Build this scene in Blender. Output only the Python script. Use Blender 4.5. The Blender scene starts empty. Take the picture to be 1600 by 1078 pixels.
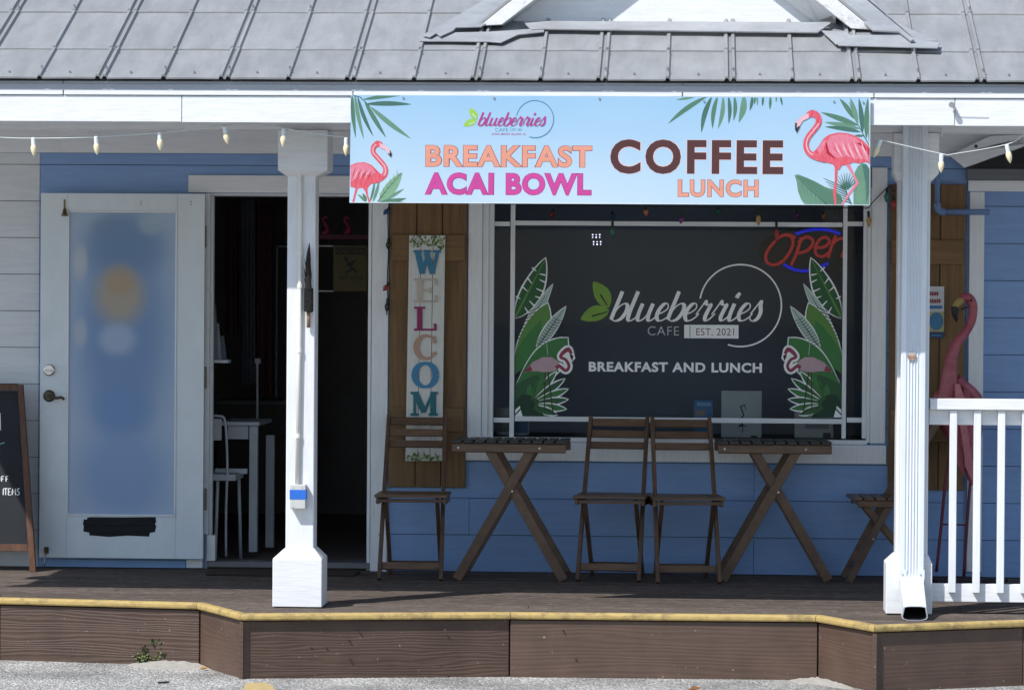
import bpy, bmesh, math, random
from mathutils import Vector, Matrix, Quaternion
random.seed(7)
R = math.radians
sc = bpy.context.scene
COL = sc.collection

# ------------------------------------------------------------------ camera, sky, sun, exposure
FPX = 5400.0                                   # focal length in photograph pixels (1600 wide)
CAMP = Vector((0.0, -19.1, 1.5))
YAW, PITCH, ROLL = R(3.07), math.atan(69 / FPX), 0.007
fw = Vector((-math.sin(YAW) * math.cos(PITCH), math.cos(YAW) * math.cos(PITCH), -math.sin(PITCH)))
r0 = Vector((math.cos(YAW), math.sin(YAW), 0)); u0 = r0.cross(fw)
CR = r0 * math.cos(ROLL) + u0 * math.sin(ROLL); CU = u0 * math.cos(ROLL) - r0 * math.sin(ROLL)
cd = bpy.data.cameras.new('camera'); cam = bpy.data.objects.new('camera', cd); COL.objects.link(cam)
m3 = Matrix((CR, CU, -fw)).transposed()
cam.matrix_world = Matrix.Translation(CAMP) @ m3.to_4x4()
cd.sensor_width = 36; cd.lens = 36 * FPX / 1600; cd.clip_start = 0.5; cd.clip_end = 600
sc.camera = cam

SUN = Vector((0.88, 1.0, -1.55)).normalized()  # direction the light travels
world = bpy.data.worlds.new('World'); sc.world = world; world.use_nodes = True
wn = world.node_tree; bg = wn.nodes['Background']
sky = wn.nodes.new('ShaderNodeTexSky'); sky.sky_type = 'NISHITA'; sky.sun_disc = False
sky.sun_elevation = math.asin(-SUN.z); sky.sun_rotation = math.atan2(-SUN.x, -SUN.y)
sky.air_density = 1.0; sky.dust_density = 0.4; sky.ozone_density = 1.3
wn.links.new(sky.outputs[0], bg.inputs[0]); bg.inputs[1].default_value = 0.145
sl = bpy.data.lights.new('sun', 'SUN'); sl.energy = 4.7; sl.angle = R(0.5); sl.color = (1.0, 0.975, 0.94)
so = bpy.data.objects.new('sun', sl); COL.objects.link(so); so.location = (-8, -12, 14)
so.rotation_mode = 'QUATERNION'; so.rotation_quaternion = SUN.to_track_quat('-Z', 'Y')
sc.view_settings.view_transform = 'Standard'; sc.view_settings.look = 'None'
sc.view_settings.exposure = 0.10; sc.view_settings.gamma = 1.0; sc.view_settings.use_curve_mapping = False
sc.render.engine = 'CYCLES'; sc.cycles.max_bounces = 8; sc.cycles.use_denoising = True
sc.cycles.sample_clamp_indirect = 6

# ------------------------------------------------------------------ helpers
def ray(px, py): return fw * FPX + CR * (px - 800) - CU * (py - 539)
def P(px, py, Y):
    d = ray(px, py); t = (Y - CAMP.y) / d.y
    return CAMP + d * t
def G(px, py, z=0.0):
    d = ray(px, py); t = (z - CAMP.z) / d.z
    return CAMP + d * t
def PX(px, Y, py=540): return P(px, py, Y).x
def PZ(py, Y, px=800): return P(px, py, Y).z

def empty(name, loc, label, cat, group=None, kind=None):
    o = bpy.data.objects.new(name, None); COL.objects.link(o); o.location = loc
    o.empty_display_size = 0.1
    tag(o, label, cat, group, kind); return o
def tag(o, label=None, cat=None, group=None, kind=None):
    if label: o['label'] = label
    if cat: o['category'] = cat
    if group: o['group'] = group
    if kind: o['kind'] = kind
    return o
def base_of(p):
    v = Vector((0, 0, 0))
    while p: v += p.location; p = p.parent
    return v

class MB:
    def __init__(s): s.v = []; s.f = []
    def add(s, vs, fs):
        n = len(s.v); s.v += [Vector(v) for v in vs]; s.f += [[i + n for i in f] for f in fs]; return s
    def box(s, x0, x1, y0, y1, z0, z1):
        x0, x1 = min(x0, x1), max(x0, x1); y0, y1 = min(y0, y1), max(y0, y1); z0, z1 = min(z0, z1), max(z0, z1)
        return s.add([(x0,y0,z0),(x1,y0,z0),(x1,y1,z0),(x0,y1,z0),(x0,y0,z1),(x1,y0,z1),(x1,y1,z1),(x0,y1,z1)],
                     [(0,3,2,1),(4,5,6,7),(0,1,5,4),(1,2,6,5),(2,3,7,6),(3,0,4,7)])
    def beam(s, p, q, w, t, side=(0, 1, 0)):          # w across, t along "side"
        p, q = Vector(p), Vector(q); d = (q - p).normalized(); b = Vector(side); b = (b - d * b.dot(d)).normalized()
        a = d.cross(b); vs = []
        for c in (p, q):
            for i, j in ((-1,-1),(1,-1),(1,1),(-1,1)): vs.append(c + a * (i * w / 2) + b * (j * t / 2))
        return s.add(vs, [(0,1,2,3),(7,6,5,4),(0,4,5,1),(1,5,6,2),(2,6,7,3),(3,7,4,0)])
    def prism(s, pts, off):                           # polygon extruded by vector off
        pts = [Vector(p) for p in pts]; off = Vector(off); n = len(pts)
        return s.add(pts + [p + off for p in pts],
                     [list(range(n)), list(range(2*n-1, n-1, -1))] + [[(i+1) % n, i, i+n, (i+1) % n + n] for i in range(n)])
    def face(s, pts): return s.add(pts, [list(range(len(pts)))])
    def tube(s, pts, r, n=8, cap=True):
        pts = [Vector(p) for p in pts]; rr = r if isinstance(r, (list, tuple)) else [r] * len(pts)
        k = len(s.v); prev = None
        for i, p in enumerate(pts):
            d = (pts[min(i+1, len(pts)-1)] - pts[max(i-1, 0)]).normalized()
            if prev is None:
                a = d.orthogonal().normalized()
            else:
                a = (prev - d * prev.dot(d)).normalized()
            prev = a; b = d.cross(a)
            for j in range(n):
                t = 2 * math.pi * j / n
                s.v.append(p + (a * math.cos(t) + b * math.sin(t)) * rr[i])
        for i in range(len(pts) - 1):
            for j in range(n):
                s.f.append([k+i*n+j, k+i*n+(j+1) % n, k+(i+1)*n+(j+1) % n, k+(i+1)*n+j])
        if cap:
            s.f.append([k+j for j in range(n)][::-1]); e = k + (len(pts)-1)*n; s.f.append([e+j for j in range(n)])
        return s
    def build(s, name, mat, parent=None, bevel=0, smooth=False, seg=1):
        off = base_of(parent); me = bpy.data.meshes.new(name)
        me.from_pydata([tuple(v - off) for v in s.v], [], s.f)
        bm = bmesh.new(); bm.from_mesh(me)
        bmesh.ops.recalc_face_normals(bm, faces=bm.faces)
        if bevel:
            es = [e for e in bm.edges if len(e.link_faces) == 2 and e.calc_face_angle(0) > 0.5]
            bmesh.ops.bevel(bm, geom=es, offset=bevel, segments=seg, profile=0.5, affect='EDGES', clamp_overlap=True)
        bm.to_mesh(me); bm.free()
        if smooth:
            for p in me.polygons: p.use_smooth = True
        me.materials.append(mat)
        o = bpy.data.objects.new(name, me); COL.objects.link(o)
        if parent: o.parent = parent
        return o

def box(name, mat, parent, x0, x1, y0, y1, z0, z1, bevel=0.0): return MB().box(x0,x1,y0,y1,z0,z1).build(name, mat, parent, bevel)
def pbox(name, mat, parent, a, b, c, d, Y, depth, bevel=0.0):
    """box whose front face lies at depth Y and spans photo columns a..c and rows b..d"""
    mx, my = (a + c) / 2, (b + d) / 2
    return box(name, mat, parent, P(a, my, Y).x, P(c, my, Y).x, Y, Y + depth, P(mx, d, Y).z, P(mx, b, Y).z, bevel)
def flat(name, mat, parent, pts, Y, depth=0.0):
    w = [P(x, y, Y) for x, y in pts]; m = MB()
    if depth: m.prism(w, (0, depth, 0))
    else: m.face(w)
    return m.build(name, mat, parent)
def crom(pts, n=6, closed=False):
    out = []; N = len(pts)
    for i in range(N if closed else N - 1):
        g = lambda k: Vector(pts[k % N]) if closed else Vector(pts[max(0, min(N-1, k))])
        p0, p1, p2, p3 = g(i-1), g(i), g(i+1), g(i+2)
        for j in range(n):
            t = j / n
            out.append(0.5 * ((2*p1) + (p2-p0)*t + (2*p0-5*p1+4*p2-p3)*t*t + (3*p1-p0-3*p2+p3)*t**3))
    if not closed: out.append(Vector(pts[-1]))
    return out
def ribbon(m, pts, w, Y, step=2e-5):
    """flat printed stroke on plane Y through photo points; w = width(s) in photo pixels"""
    pts = [Vector(p) for p in pts]; n = len(pts); ws = w if isinstance(w, (list, tuple)) else [w] * n
    L, Rr = [], []
    for i in range(n):
        d = (pts[min(i+1, n-1)] - pts[max(i-1, 0)])
        d = d.normalized() if d.length > 1e-9 else Vector((1, 0))
        nn = Vector((-d.y, d.x)) * ws[i] / 2
        L.append(P(*(pts[i] + nn), Y) + Vector((0, -i * step, 0))); Rr.append(P(*(pts[i] - nn), Y) + Vector((0, -i * step, 0)))
    m.add(L + Rr, [[i, i+1, n+i+1, n+i] for i in range(n-1)]); return m
def lerpw(ws, n):
    out = []
    for i in range(n):
        t = i / (n - 1) * (len(ws) - 1); k = min(int(t), len(ws) - 2); out.append(ws[k] + (ws[k+1] - ws[k]) * (t - k))
    return out
def leafpts(x0, y0, x1, y1, w, bend=0.0, n=14, fat=0.45):
    a, b = Vector((x0, y0)), Vector((x1, y1)); d = b - a; nn = Vector((-d.y, d.x)).normalized()
    L, Q = [], []
    for i in range(n + 1):
        t = i / n; c = a + d * t + nn * bend * math.sin(math.pi * t)
        ww = w / 2 * (math.sin(math.pi * t ** (0.693 / -math.log(fat) if fat != .5 else 1)) ** 0.8 if 0 < t < 1 else 0)
        L.append(c + nn * ww); Q.append(c - nn * ww)
    return [tuple(p) for p in L] + [tuple(p) for p in Q[1:-1][::-1]]

# ------------------------------------------------------------------ materials
MATS = {}
def nodes(name):
    m = bpy.data.materials.new(name); m.use_nodes = True; nt = m.node_tree
    return m, nt, nt.nodes['Principled BSDF']
def mk(name, c1, c2=None, scale=6, stretch=(1, 1, 1), rough=0.6, bump=0.0, detail=6, rand=0.0, lo=0.35, hi=0.65,
       metal=0.0, spec=0.3, dist=0.002, dirt=None, dirt_scale=3, dirt_amt=0.5, bscale=None):
    m, nt, p = nodes(name); N, L = nt.nodes.new, nt.links.new
    c2 = c2 or tuple(min(1, c * 0.86) for c in c1)
    tc = N('ShaderNodeTexCoord'); mp = N('ShaderNodeMapping'); mp.inputs['Scale'].default_value = stretch
    oi = N('ShaderNodeObjectInfo'); ad = N('ShaderNodeVectorMath'); ad.operation = 'ADD'
    sc_ = N('ShaderNodeVectorMath'); sc_.operation = 'SCALE'; sc_.inputs[0].default_value = (7.3, 3.1, 5.7)
    L(oi.outputs['Random'], sc_.inputs['Scale']); L(tc.outputs['Object'], ad.inputs[0]); L(sc_.outputs[0], ad.inputs[1])
    L(ad.outputs[0], mp.inputs[0])
    no = N('ShaderNodeTexNoise'); no.inputs['Scale'].default_value = scale; no.inputs['Detail'].default_value = detail
    no.inputs['Roughness'].default_value = 0.65
    L(mp.outputs[0], no.inputs['Vector'])
    rp = N('ShaderNodeValToRGB'); rp.color_ramp.elements[0].position = lo; rp.color_ramp.elements[1].position = hi
    rp.color_ramp.elements[0].color = (*c1, 1); rp.color_ramp.elements[1].color = (*c2, 1)
    L(no.outputs['Fac'], rp.inputs[0]); out = rp.outputs[0]
    if dirt:
        n2 = N('ShaderNodeTexNoise'); n2.inputs['Scale'].default_value = dirt_scale; n2.inputs['Detail'].default_value = 9
        n2.inputs['Roughness'].default_value = 0.75; L(ad.outputs[0], n2.inputs['Vector'])
        mr = N('ShaderNodeMapRange'); mr.inputs[1].default_value = 0.5; mr.inputs[2].default_value = 0.72
        mr.inputs[4].default_value = dirt_amt; L(n2.outputs['Fac'], mr.inputs[0])
        mx = N('ShaderNodeMix'); mx.data_type = 'RGBA'; mx.inputs[7].default_value = (*dirt, 1)
        L(mr.outputs[0], mx.inputs[0]); L(out, mx.inputs[6]); out = mx.outputs[2]
    if rand:
        ml = N('ShaderNodeMath'); ml.operation = 'MULTIPLY_ADD'; ml.inputs[1].default_value = rand; ml.inputs[2].default_value = 1 - rand / 2
        L(oi.outputs['Random'], ml.inputs[0]); vm = N('ShaderNodeVectorMath'); vm.operation = 'SCALE'
        L(out, vm.inputs[0]); L(ml.outputs[0], vm.inputs['Scale']); out = vm.outputs[0]
    L(out, p.inputs['Base Color'])
    p.inputs['Roughness'].default_value = rough; p.inputs['Metallic'].default_value = metal
    p.inputs['Specular IOR Level'].default_value = spec
    if bump:
        b = N('ShaderNodeBump'); b.inputs['Strength'].default_value = bump; b.inputs['Distance'].default_value = dist
        if bscale:
            n3 = N('ShaderNodeTexNoise'); n3.inputs['Scale'].default_value = bscale; n3.inputs['Detail'].default_value = 8
            L(mp.outputs[0], n3.inputs['Vector']); L(n3.outputs['Fac'], b.inputs['Height'])
        else: L(no.outputs['Fac'], b.inputs['Height'])
        L(b.outputs[0], p.inputs['Normal'])
    MATS[name] = m; return m
def emit(name, col, s, base=(0.02, 0.02, 0.02)):
    m, nt, p = nodes(name); p.inputs['Base Color'].default_value = (*base, 1)
    p.inputs['Emission Color'].default_value = (*col, 1); p.inputs['Emission Strength'].default_value = s; return m
def plain(name, c, rough=0.6, spec=0.3, metal=0.0): return mk(name, c, tuple(x * 0.9 for x in c), 9, rough=rough, spec=spec, metal=metal)

XG, ZG = (1.2, 14, 14), (14, 14, 1.2)
white_h = mk('white paint horizontal grain', (.78, .79, .805), (.70, .71, .73), 5, XG, .5, .45, bscale=9, rand=.04, dirt=(.55, .53, .5), dirt_amt=.25, dist=.0022)
white_v = mk('white paint vertical grain', (.77, .785, .805), (.70, .71, .73), 5, ZG, .45, .35, bscale=8, rand=.04, dirt=(.56, .54, .51), dirt_amt=.3, dist=.002)
white_wall = mk('white siding paint', (.66, .675, .70), (.59, .605, .63), 4, XG, .5, .3, bscale=8, rand=.06, dirt=(.5, .49, .47), dirt_amt=.3)
blue = mk('blue siding paint', (.225, .355, .61), (.20, .32, .56), 4, XG, .5, .3, bscale=8, rand=.08, dirt=(.18, .28, .46), dirt_amt=.45, dirt_scale=2.5)
blue_trim = mk('blue pipe paint', (.15, .23, .41), None, 6, ZG, .45)
cedar = mk('cedar boards', (.20, .115, .048), (.115, .062, .026), 3.0, (16, 16, 1.0), .55, .4, rand=.3, lo=.3, hi=.7, dist=.001)
cedar_h = mk('cedar battens', (.22, .128, .055), (.14, .078, .033), 3.0, (1.0, 16, 16), .55, .4, rand=.2, lo=.3, hi=.7, dist=.001)
fwood = mk('stained acacia wood', (.140, .076, .042), (.072, .038, .021), 4, (4, 4, 4), .42, .3, rand=.35, lo=.3, hi=.7, dist=.0008, spec=.45)
fwood_x = mk('stained acacia slats lengthwise', (.16, .092, .052), (.08, .044, .025), 4, (2, 22, 22), .42, .3, rand=.4, lo=.3, hi=.7, dist=.0008, spec=.45)
fdark = mk('dark weathered slat wood', (.040, .036, .034), (.022, .02, .019), 4, (22, 2, 22), .45, .3, rand=.4, spec=.4)
deckm = mk('weathered deck stain', (.062, .046, .038), (.165, .138, .12), 3.2, (.9, 34, 8), .95, .4, rand=.3, spec=.03, lo=.34, hi=.68, dist=.003, dirt=(.34, .30, .265), dirt_scale=17, dirt_amt=.45)
yellow = mk('worn yellow edge paint', (.50, .365, .14), (.40, .285, .105), 9, (2, 8, 8), .7, .8, rand=.08, dirt=(.11, .08, .055), dirt_scale=9, dirt_amt=.95)
roofm = mk('grey galvanised roofing', (.315, .322, .326), (.245, .252, .255), 3.5, (3.2, .8, .8), .5, .3, bscale=2.2, rand=.11, dirt=(.22, .22, .217), dirt_scale=5, dirt_amt=.45, dist=.01, spec=.4)
flashm = mk('galvanised flashing', (.37, .385, .40), (.28, .29, .305), 5, (1, 1, 1), .45, .5, bscale=5, rand=.12, dist=.01, dirt=(.25, .22, .2), dirt_amt=.4)
drip = mk('grey drip metal', (.42, .44, .48), (.36, .38, .42), 3, XG, .5)
pvc = mk('white aluminium downspout', (.71, .75, .80), (.66, .70, .75), 3, ZG, .35, dirt=(.55, .53, .5), dirt_amt=.25)
cream_pipe = mk('cream conduit paint', (.78, .76, .70), (.7, .68, .62), 5, ZG, .45)
steel = mk('steel screw', (.45, .45, .46), None, 20, rough=.35, metal=.8)
brass = mk('old brass', (.22, .14, .05), (.12, .075, .03), 20, rough=.35, metal=.8)
bronze = mk('dark bronze hardware', (.10, .085, .07), (.06, .05, .04), 20, rough=.3, metal=.8)
satin = mk('satin nickel', (.6, .6, .6), None, 20, rough=.25, metal=.9)
black = mk('black', (.012, .012, .013), (.02, .02, .021), 10, rough=.5)
tape_black = mk('black duct tape', (.010, .011, .013), (.025, .026, .03), 5, (1, 6, 30), .6, .8, spec=.12, dist=.004)
dark_in = mk('dark interior paint', (.36, .33, .33), (.28, .255, .26), 2, rough=.8)
backdrop_m = mk('dark slate backdrop', (.14, .17, .215), (.125, .152, .195), 1.5, rough=.9)
dark_floor = mk('interior floor', (.30, .26, .23), (.18, .155, .14), 3, (1, 9, 1), .5)
white_in = mk('white furniture paint', (.62, .65, .70), None, 5, rough=.5)
mat_m = mk('coir doormat', (.06, .042, .03), (.03, .022, .016), 60, rough=.95, bump=.8)
blue_tape = plain('blue painters tape', (.03, .16, .62), .5)
grey_box = plain('grey junction box paint', (.55, .56, .55), .5)
bulbm, nt_, p_ = nodes('cream bulb glass'); p_.inputs['Base Color'].default_value = (.86, .74, .50, 1); p_.inputs['Roughness'].default_value = .18
p_.inputs['Subsurface Weight'].default_value = .3; p_.inputs['Subsurface Radius'].default_value = (.01, .008, .005)
sock = plain('white socket', (.75, .80, .80), .4)
wire_w = plain('white wire', (.62, .66, .64), .5)
wire_g = plain('dark green wire', (.010, .016, .013), .5)
sockg = plain('black green socket', (.012, .02, .016), .5)
chalk = mk('chalkboard', (.014, .016, .02), (.022, .025, .03), 3, rough=.75)
chalkw = plain('chalk', (.72, .74, .76), .9)
chalkg = plain('green chalk', (.25, .5, .42), .9)
redwood = mk('reddish frame wood', (.13, .06, .035), (.075, .034, .02), 3, (14, 14, 1.5), .5, .3)
redmetal = plain('dark red rod', (.13, .018, .03), .4)
pinkm = mk('painted pink metal', (.38, .07, .10), (.26, .042, .065), 9, (1, 1, 1.5), .35, .6, dist=.004, spec=.5, dirt=(.46, .17, .19), dirt_scale=7, dirt_amt=.6)
pinkl = mk('painted light pink metal', (.55, .22, .24), (.45, .14, .17), 9, rough=.35)
beak_y = plain('beak yellow', (.36, .27, .09), .4)

# skirt boards: heavy raised plywood grain under brown paint
def skirt_mat(name, c, bump, sc1):
    m, nt, p = nodes(name); N, L = nt.nodes.new, nt.links.new
    tc = N('ShaderNodeTexCoord'); mp = N('ShaderNodeMapping'); mp.inputs['Scale'].default_value = (.5, .5, 4.6)
    oi = N('ShaderNodeObjectInfo'); ad = N('ShaderNodeVectorMath'); ad.operation = 'ADD'
    s2 = N('ShaderNodeVectorMath'); s2.operation = 'SCALE'; s2.inputs[0].default_value = (5, 5, 5); L(oi.outputs['Random'], s2.inputs['Scale'])
    L(tc.outputs['Object'], ad.inputs[0]); L(s2.outputs[0], ad.inputs[1]); L(ad.outputs[0], mp.inputs[0])
    wv = N('ShaderNodeTexWave'); wv.wave_type = 'BANDS'; wv.bands_direction = 'Z'; wv.inputs['Scale'].default_value = sc1
    wv.inputs['Distortion'].default_value = 16; wv.inputs['Detail'].default_value = 3; wv.inputs['Detail Scale'].default_value = .7
    L(mp.outputs[0], wv.inputs['Vector'])
    no = N('ShaderNodeTexNoise'); no.inputs['Scale'].default_value = 5; no.inputs['Detail'].default_value = 8; L(ad.outputs[0], no.inputs['Vector'])
    rp = N('ShaderNodeValToRGB'); rp.color_ramp.elements[0].color = (*[x * .8 for x in c], 1); rp.color_ramp.elements[1].color = (*[x * 1.2 for x in c], 1)
    rp.color_ramp.elements[0].position = .3; rp.color_ramp.elements[1].position = .7; L(no.outputs['Fac'], rp.inputs[0])
    n2 = N('ShaderNodeTexNoise'); n2.inputs['Scale'].default_value = 55; n2.inputs['Detail'].default_value = 4; L(tc.outputs['Object'], n2.inputs['Vector'])
    mr = N('ShaderNodeMapRange'); mr.inputs[1].default_value = .70; mr.inputs[2].default_value = .76; L(n2.outputs['Fac'], mr.inputs[0])
    mx = N('ShaderNodeMix'); mx.data_type = 'RGBA'; mx.inputs[7].default_value = (.42, .38, .33, 1)
    mm = N('ShaderNodeMath'); mm.operation = 'MULTIPLY'; mm.inputs[1].default_value = .7; L(mr.outputs[0], mm.inputs[0]); L(mm.outputs[0], mx.inputs[0])
    L(rp.outputs[0], mx.inputs[6]); L(mx.outputs[2], p.inputs['Base Color']); p.inputs['Roughness'].default_value = .55
    b = N('ShaderNodeBump'); b.inputs['Strength'].default_value = bump; b.inputs['Distance'].default_value = .008
    L(wv.outputs['Fac'], b.inputs['Height']); L(b.outputs[0], p.inputs['Normal']); return m
skirt_rough = skirt_mat('brown paint raised grain', (.072, .041, .028), .24, 4.2)
skirt_smooth = skirt_mat('brown paint smooth board', (.092, .055, .039), .12, 3.0)

def ground_mat():
    m, nt, p = nodes('crushed shell asphalt'); N, L = nt.nodes.new, nt.links.new
    tc = N('ShaderNodeTexCoord')
    vo = N('ShaderNodeTexVoronoi'); vo.inputs['Scale'].default_value = 95; L(tc.outputs['Object'], vo.inputs['Vector'])
    hs = N('ShaderNodeSeparateColor'); L(vo.outputs['Color'], hs.inputs[0])
    rp = N('ShaderNodeValToRGB'); e = rp.color_ramp.elements
    e[0].color = (.20, .197, .19, 1); e[1].color = (.76, .745, .71, 1); e.new(.35).color = (.36, .353, .335, 1); e.new(.75).color = (.47, .46, .435, 1)
    L(hs.outputs[0], rp.inputs[0])
    no = N('ShaderNodeTexNoise'); no.inputs['Scale'].default_value = 2.2; no.inputs['Detail'].default_value = 9; L(tc.outputs['Object'], no.inputs['Vector'])
    mr = N('ShaderNodeMapRange'); mr.inputs[1].default_value = .35; mr.inputs[2].default_value = .7; mr.inputs[3].default_value = .6; mr.inputs[4].default_value = 1.15; L(no.outputs['Fac'], mr.inputs[0])
    vm = N('ShaderNodeVectorMath'); vm.operation = 'SCALE'; L(rp.outputs[0], vm.inputs[0]); L(mr.outputs[0], vm.inputs['Scale'])
    L(vm.outputs[0], p.inputs['Base Color']); p.inputs['Roughness'].default_value = .9
    b = N('ShaderNodeBump'); b.inputs['Strength'].default_value = .9; b.inputs['Distance'].default_value = .01; b.invert = True
    L(vo.outputs['Distance'], b.inputs['Height']); L(b.outputs[0], p.inputs['Normal']); return m
gmat = ground_mat()
stone_m = mk('pale shell chips', (.62, .60, .55), (.34, .33, .31), 30, rough=.85, lo=.3, hi=.7)
sand_m = mk('pale sand', (.42, .40, .365), (.33, .315, .29), 30, rough=.95, bump=.6, dist=.004)

# ------------------------------------------------------------------ ground
GZ = -0.31
mg = MB()
mg.add([(-250, -250, GZ), (250, -250, GZ), (250, 250, GZ), (-250, 250, GZ)], [(0, 1, 2, 3)])
tag(mg.build('ground', gmat), 'pale crushed shell and asphalt parking ground before the porch', None, None, 'structure')
mg = MB()
for i in range(4200):
    px, py = random.uniform(-60, 1660), random.uniform(1030, 1095)
    c = G(px, py, GZ); r = random.choice((.002, .003, .003, .004, .006)) * random.uniform(.7, 1.3)
    a = random.uniform(0, 6.28); b = random.uniform(.6, 1.0)
    vs = [(c.x + r*math.cos(a+k*2.09)*random.uniform(.7,1.2), c.y + r*b*math.sin(a+k*2.09), GZ - .001) for k in range(3)] + [(c.x, c.y, GZ + r*random.uniform(.25, .55))]
    mg.add(vs, [(0,1,3),(1,2,3),(2,0,3)])
tag(mg.build('gravel', stone_m), 'loose pale shell chips scattered over the parking ground', None, None, 'stuff')
ym = mk('yellow ground paint', (.55, .40, .16), (.42, .33, .18), 25, rough=.9, bump=.5)
pts = [(384, 1067), (410, 1065), (424, 1069), (432, 1080), (436, 1098), (370, 1098), (378, 1080)]
mg = MB(); mg.prism([G(x, y, GZ + .004) for x, y in pts], (0, 0, -.004))
tag(mg.build('paint_marking', ym), 'faded yellow paint marking on the parking ground', None, None, 'structure')

# ------------------------------------------------------------------ porch deck
deck = empty('porch_deck', (0, 0, 0), 'dark stained timber porch deck with yellow painted edge and brown skirt', None, None, 'structure')
edge_px = [(-420, 925), (0, 934), (312, 942), (379, 959), (797, 957), (1278, 961.5), (1368, 977), (1600, 969), (1900, 958)]
edge = [G(x, y, 0) for x, y in edge_px]
sub = MB(); poly = [Vector((edge[0].x, 0, 0))] + edge + [Vector((edge[-1].x, 0, 0))]
sub.prism([p + Vector((0, 0 if abs(p.y) < 1e-6 else .08, -.036)) for p in poly], (0, 0, -.05)); sub.build('deck_base', black, deck)
def clip(pl, y, keep_above):
    out = []
    for i in range(len(pl)):
        a, b = pl[i], pl[(i+1) % len(pl)]; ia = (a.y >= y) == keep_above; ib = (b.y >= y) == keep_above
        if ia: out.append(a)
        if ia != ib: t = (y - a.y) / (b.y - a.y); out.append(a + (b - a) * t)
    return out
W = .139; y = -.02
ymin = min(p.y for p in edge)
while y - W > ymin - W:
    cuts = sorted(random.uniform(edge[0].x, edge[-1].x) for _ in range(2))
    if y - W < -2.40: cuts = [edge[5].x - .3]
    xs = [-99] + cuts + [99]
    for k in range(len(xs) - 1):
        q = [Vector((p.y, p.x, 0)) for p in poly]
        q = clip(clip(q, xs[k] + .002, True), xs[k+1] - .002, False)
        if len(q) < 3: continue
        q = [Vector((p.y, p.x, 0)) for p in q]; q = clip(clip(q, y, False), y - W + .005, True)
        q = [Vector((p.y, p.x, 0)) for p in q]
        if len(q) < 3: continue
        q = [Vector((p.y, p.x, -random.uniform(0, .0015))) for p in q]
        zz = -random.uniform(0, .002)
        for p in q: p.z = zz
        qq = []
        for p in q:
            if not qq or (p - qq[-1]).length > 1e-4: qq.append(p)
        if (qq[0] - qq[-1]).length < 1e-4: qq.pop()
        if len(qq) >= 3: MB().prism(qq, (0, 0, -.03)).build('deck_board', deckm, deck)
    y -= W
fw2 = Vector((0, -1, 0))
def outn(a, b):
    d = (b - a).normalized(); n = Vector((d.y, -d.x, 0)); return n
for i in range(1, len(edge) - 2 + 1):
    a, b = edge[i-1], edge[i]
# nosing with rounded front, mitred at the corners
nrm = [outn(edge[i], edge[i+1]) for i in range(len(edge) - 1)]
def corner(i, off):
    if i == 0: return edge[0] + nrm[0] * off
    if i == len(edge) - 1: return edge[-1] + nrm[-1] * off
    n = (nrm[i-1] + nrm[i]).normalized(); return edge[i] + n * off / max(.3, n.dot(nrm[i]))
prof = [(-.022, .003), (.006, .003), (.015, -.001), (.019, -.008), (.019, -.021), (.015, -.029), (-.02, -.030)]
for i in range(len(edge) - 1):
    m = MB(); A, B = [], []
    d = (edge[i+1] - edge[i]).normalized() * .0012
    for o_, z_ in prof:
        A.append(corner(i, o_) + Vector((0, 0, z_)) + d); B.append(corner(i+1, o_) + Vector((0, 0, z_)) - d)
    n = len(prof); m.add(A + B, [list(range(n))[::-1], list(range(n, 2*n))] + [[j, (j+1) % n, n + (j+1) % n, n + j] for j in range(n)])
    m.build('edge_nosing', yellow, deck, 0.0015)
set_back = [.0, .0, -.004, -.016, -.001, -.003, -.006, -.006]
for i in range(len(edge) - 1):
    m = MB(); o_ = set_back[i]
    a, b = corner(i, 0) + nrm[i] * o_, corner(i+1, 0) + nrm[i] * o_
    d = (b - a).normalized() * .002
    a, b = a + d, b - d; t = -nrm[i] * .035
    q = [a + Vector((0,0,-.035)), b + Vector((0,0,-.035)), b + Vector((0,0,GZ-.02)), a + Vector((0,0,GZ-.02))]
    m.prism(q, t); m.build('skirt_board', skirt_rough if i in (0, 1, 3) else skirt_smooth, deck, .002)
def skirt_trim(i):
    c = corner(i, .006); box('corner_trim', skirt_smooth, deck, c.x - .009, c.x + .009, c.y - .006, c.y + .03, GZ - .01, -.036, .001)
skirt_trim(3); skirt_trim(6)
m = MB()
for px, py in ((545,1000),(547,1030),(560,985),(690,978),(880,985),(1268,987),(1268,1012),(1268,1034),(900,1030),(1116,996),(690,1040),(436,1015),(487,1012),(510,1012),(420,990)):
    c = G(px, 958, 0); c = P(px, py, c.y - .004); m.tube([c + Vector((0, .01, 0)), c + Vector((0, -.001, 0))], .004, 6)
m.build('nail_head', black, deck)['kind'] = 'stuff'

# ------------------------------------------------------------------ cafe building
B = empty('cafe_building', (0, 0, 0), 'blue and white clapboard cafe with grey metal porch roof and posts', 'building')
XL, XR = -4.9, 2.9
ROW = .2036; ZR0 = P(700, 777.3, 0).z
dx0, dx1, dzt = PX(322, 0), PX(592, 0), PZ(303, 0, 450)
wx0, wx1, wzb, wzt = PX(754, 0), PX(1361, 0), PZ(691, 0, 1060), PZ(296, 0, 1060)
holes = [(dx0, dx1, -.1, dzt), (wx0, wx1, wzb, wzt)]
wall = MB()
def slab(m, x0, x1, z0, z1): m.box(x0, x1, .004, .12, z0, z1)
slab(wall, XL, dx0, -.02, 2.55); slab(wall, dx0, dx1, dzt, 2.55); slab(wall, dx1, wx0, -.02, 2.55)
slab(wall, wx0, wx1, -.02, wzb); slab(wall, wx0, wx1, wzt, 2.55); slab(wall, wx1, XR, -.02, 2.55)
wall = wall.build('wall', mk('dark sheathing', (.045, .06, .10), None, 3), B)
xsplit = PX(62, 0)
ZTOP = PZ(240, 0, 300)
k = -6
joint = {}
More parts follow.
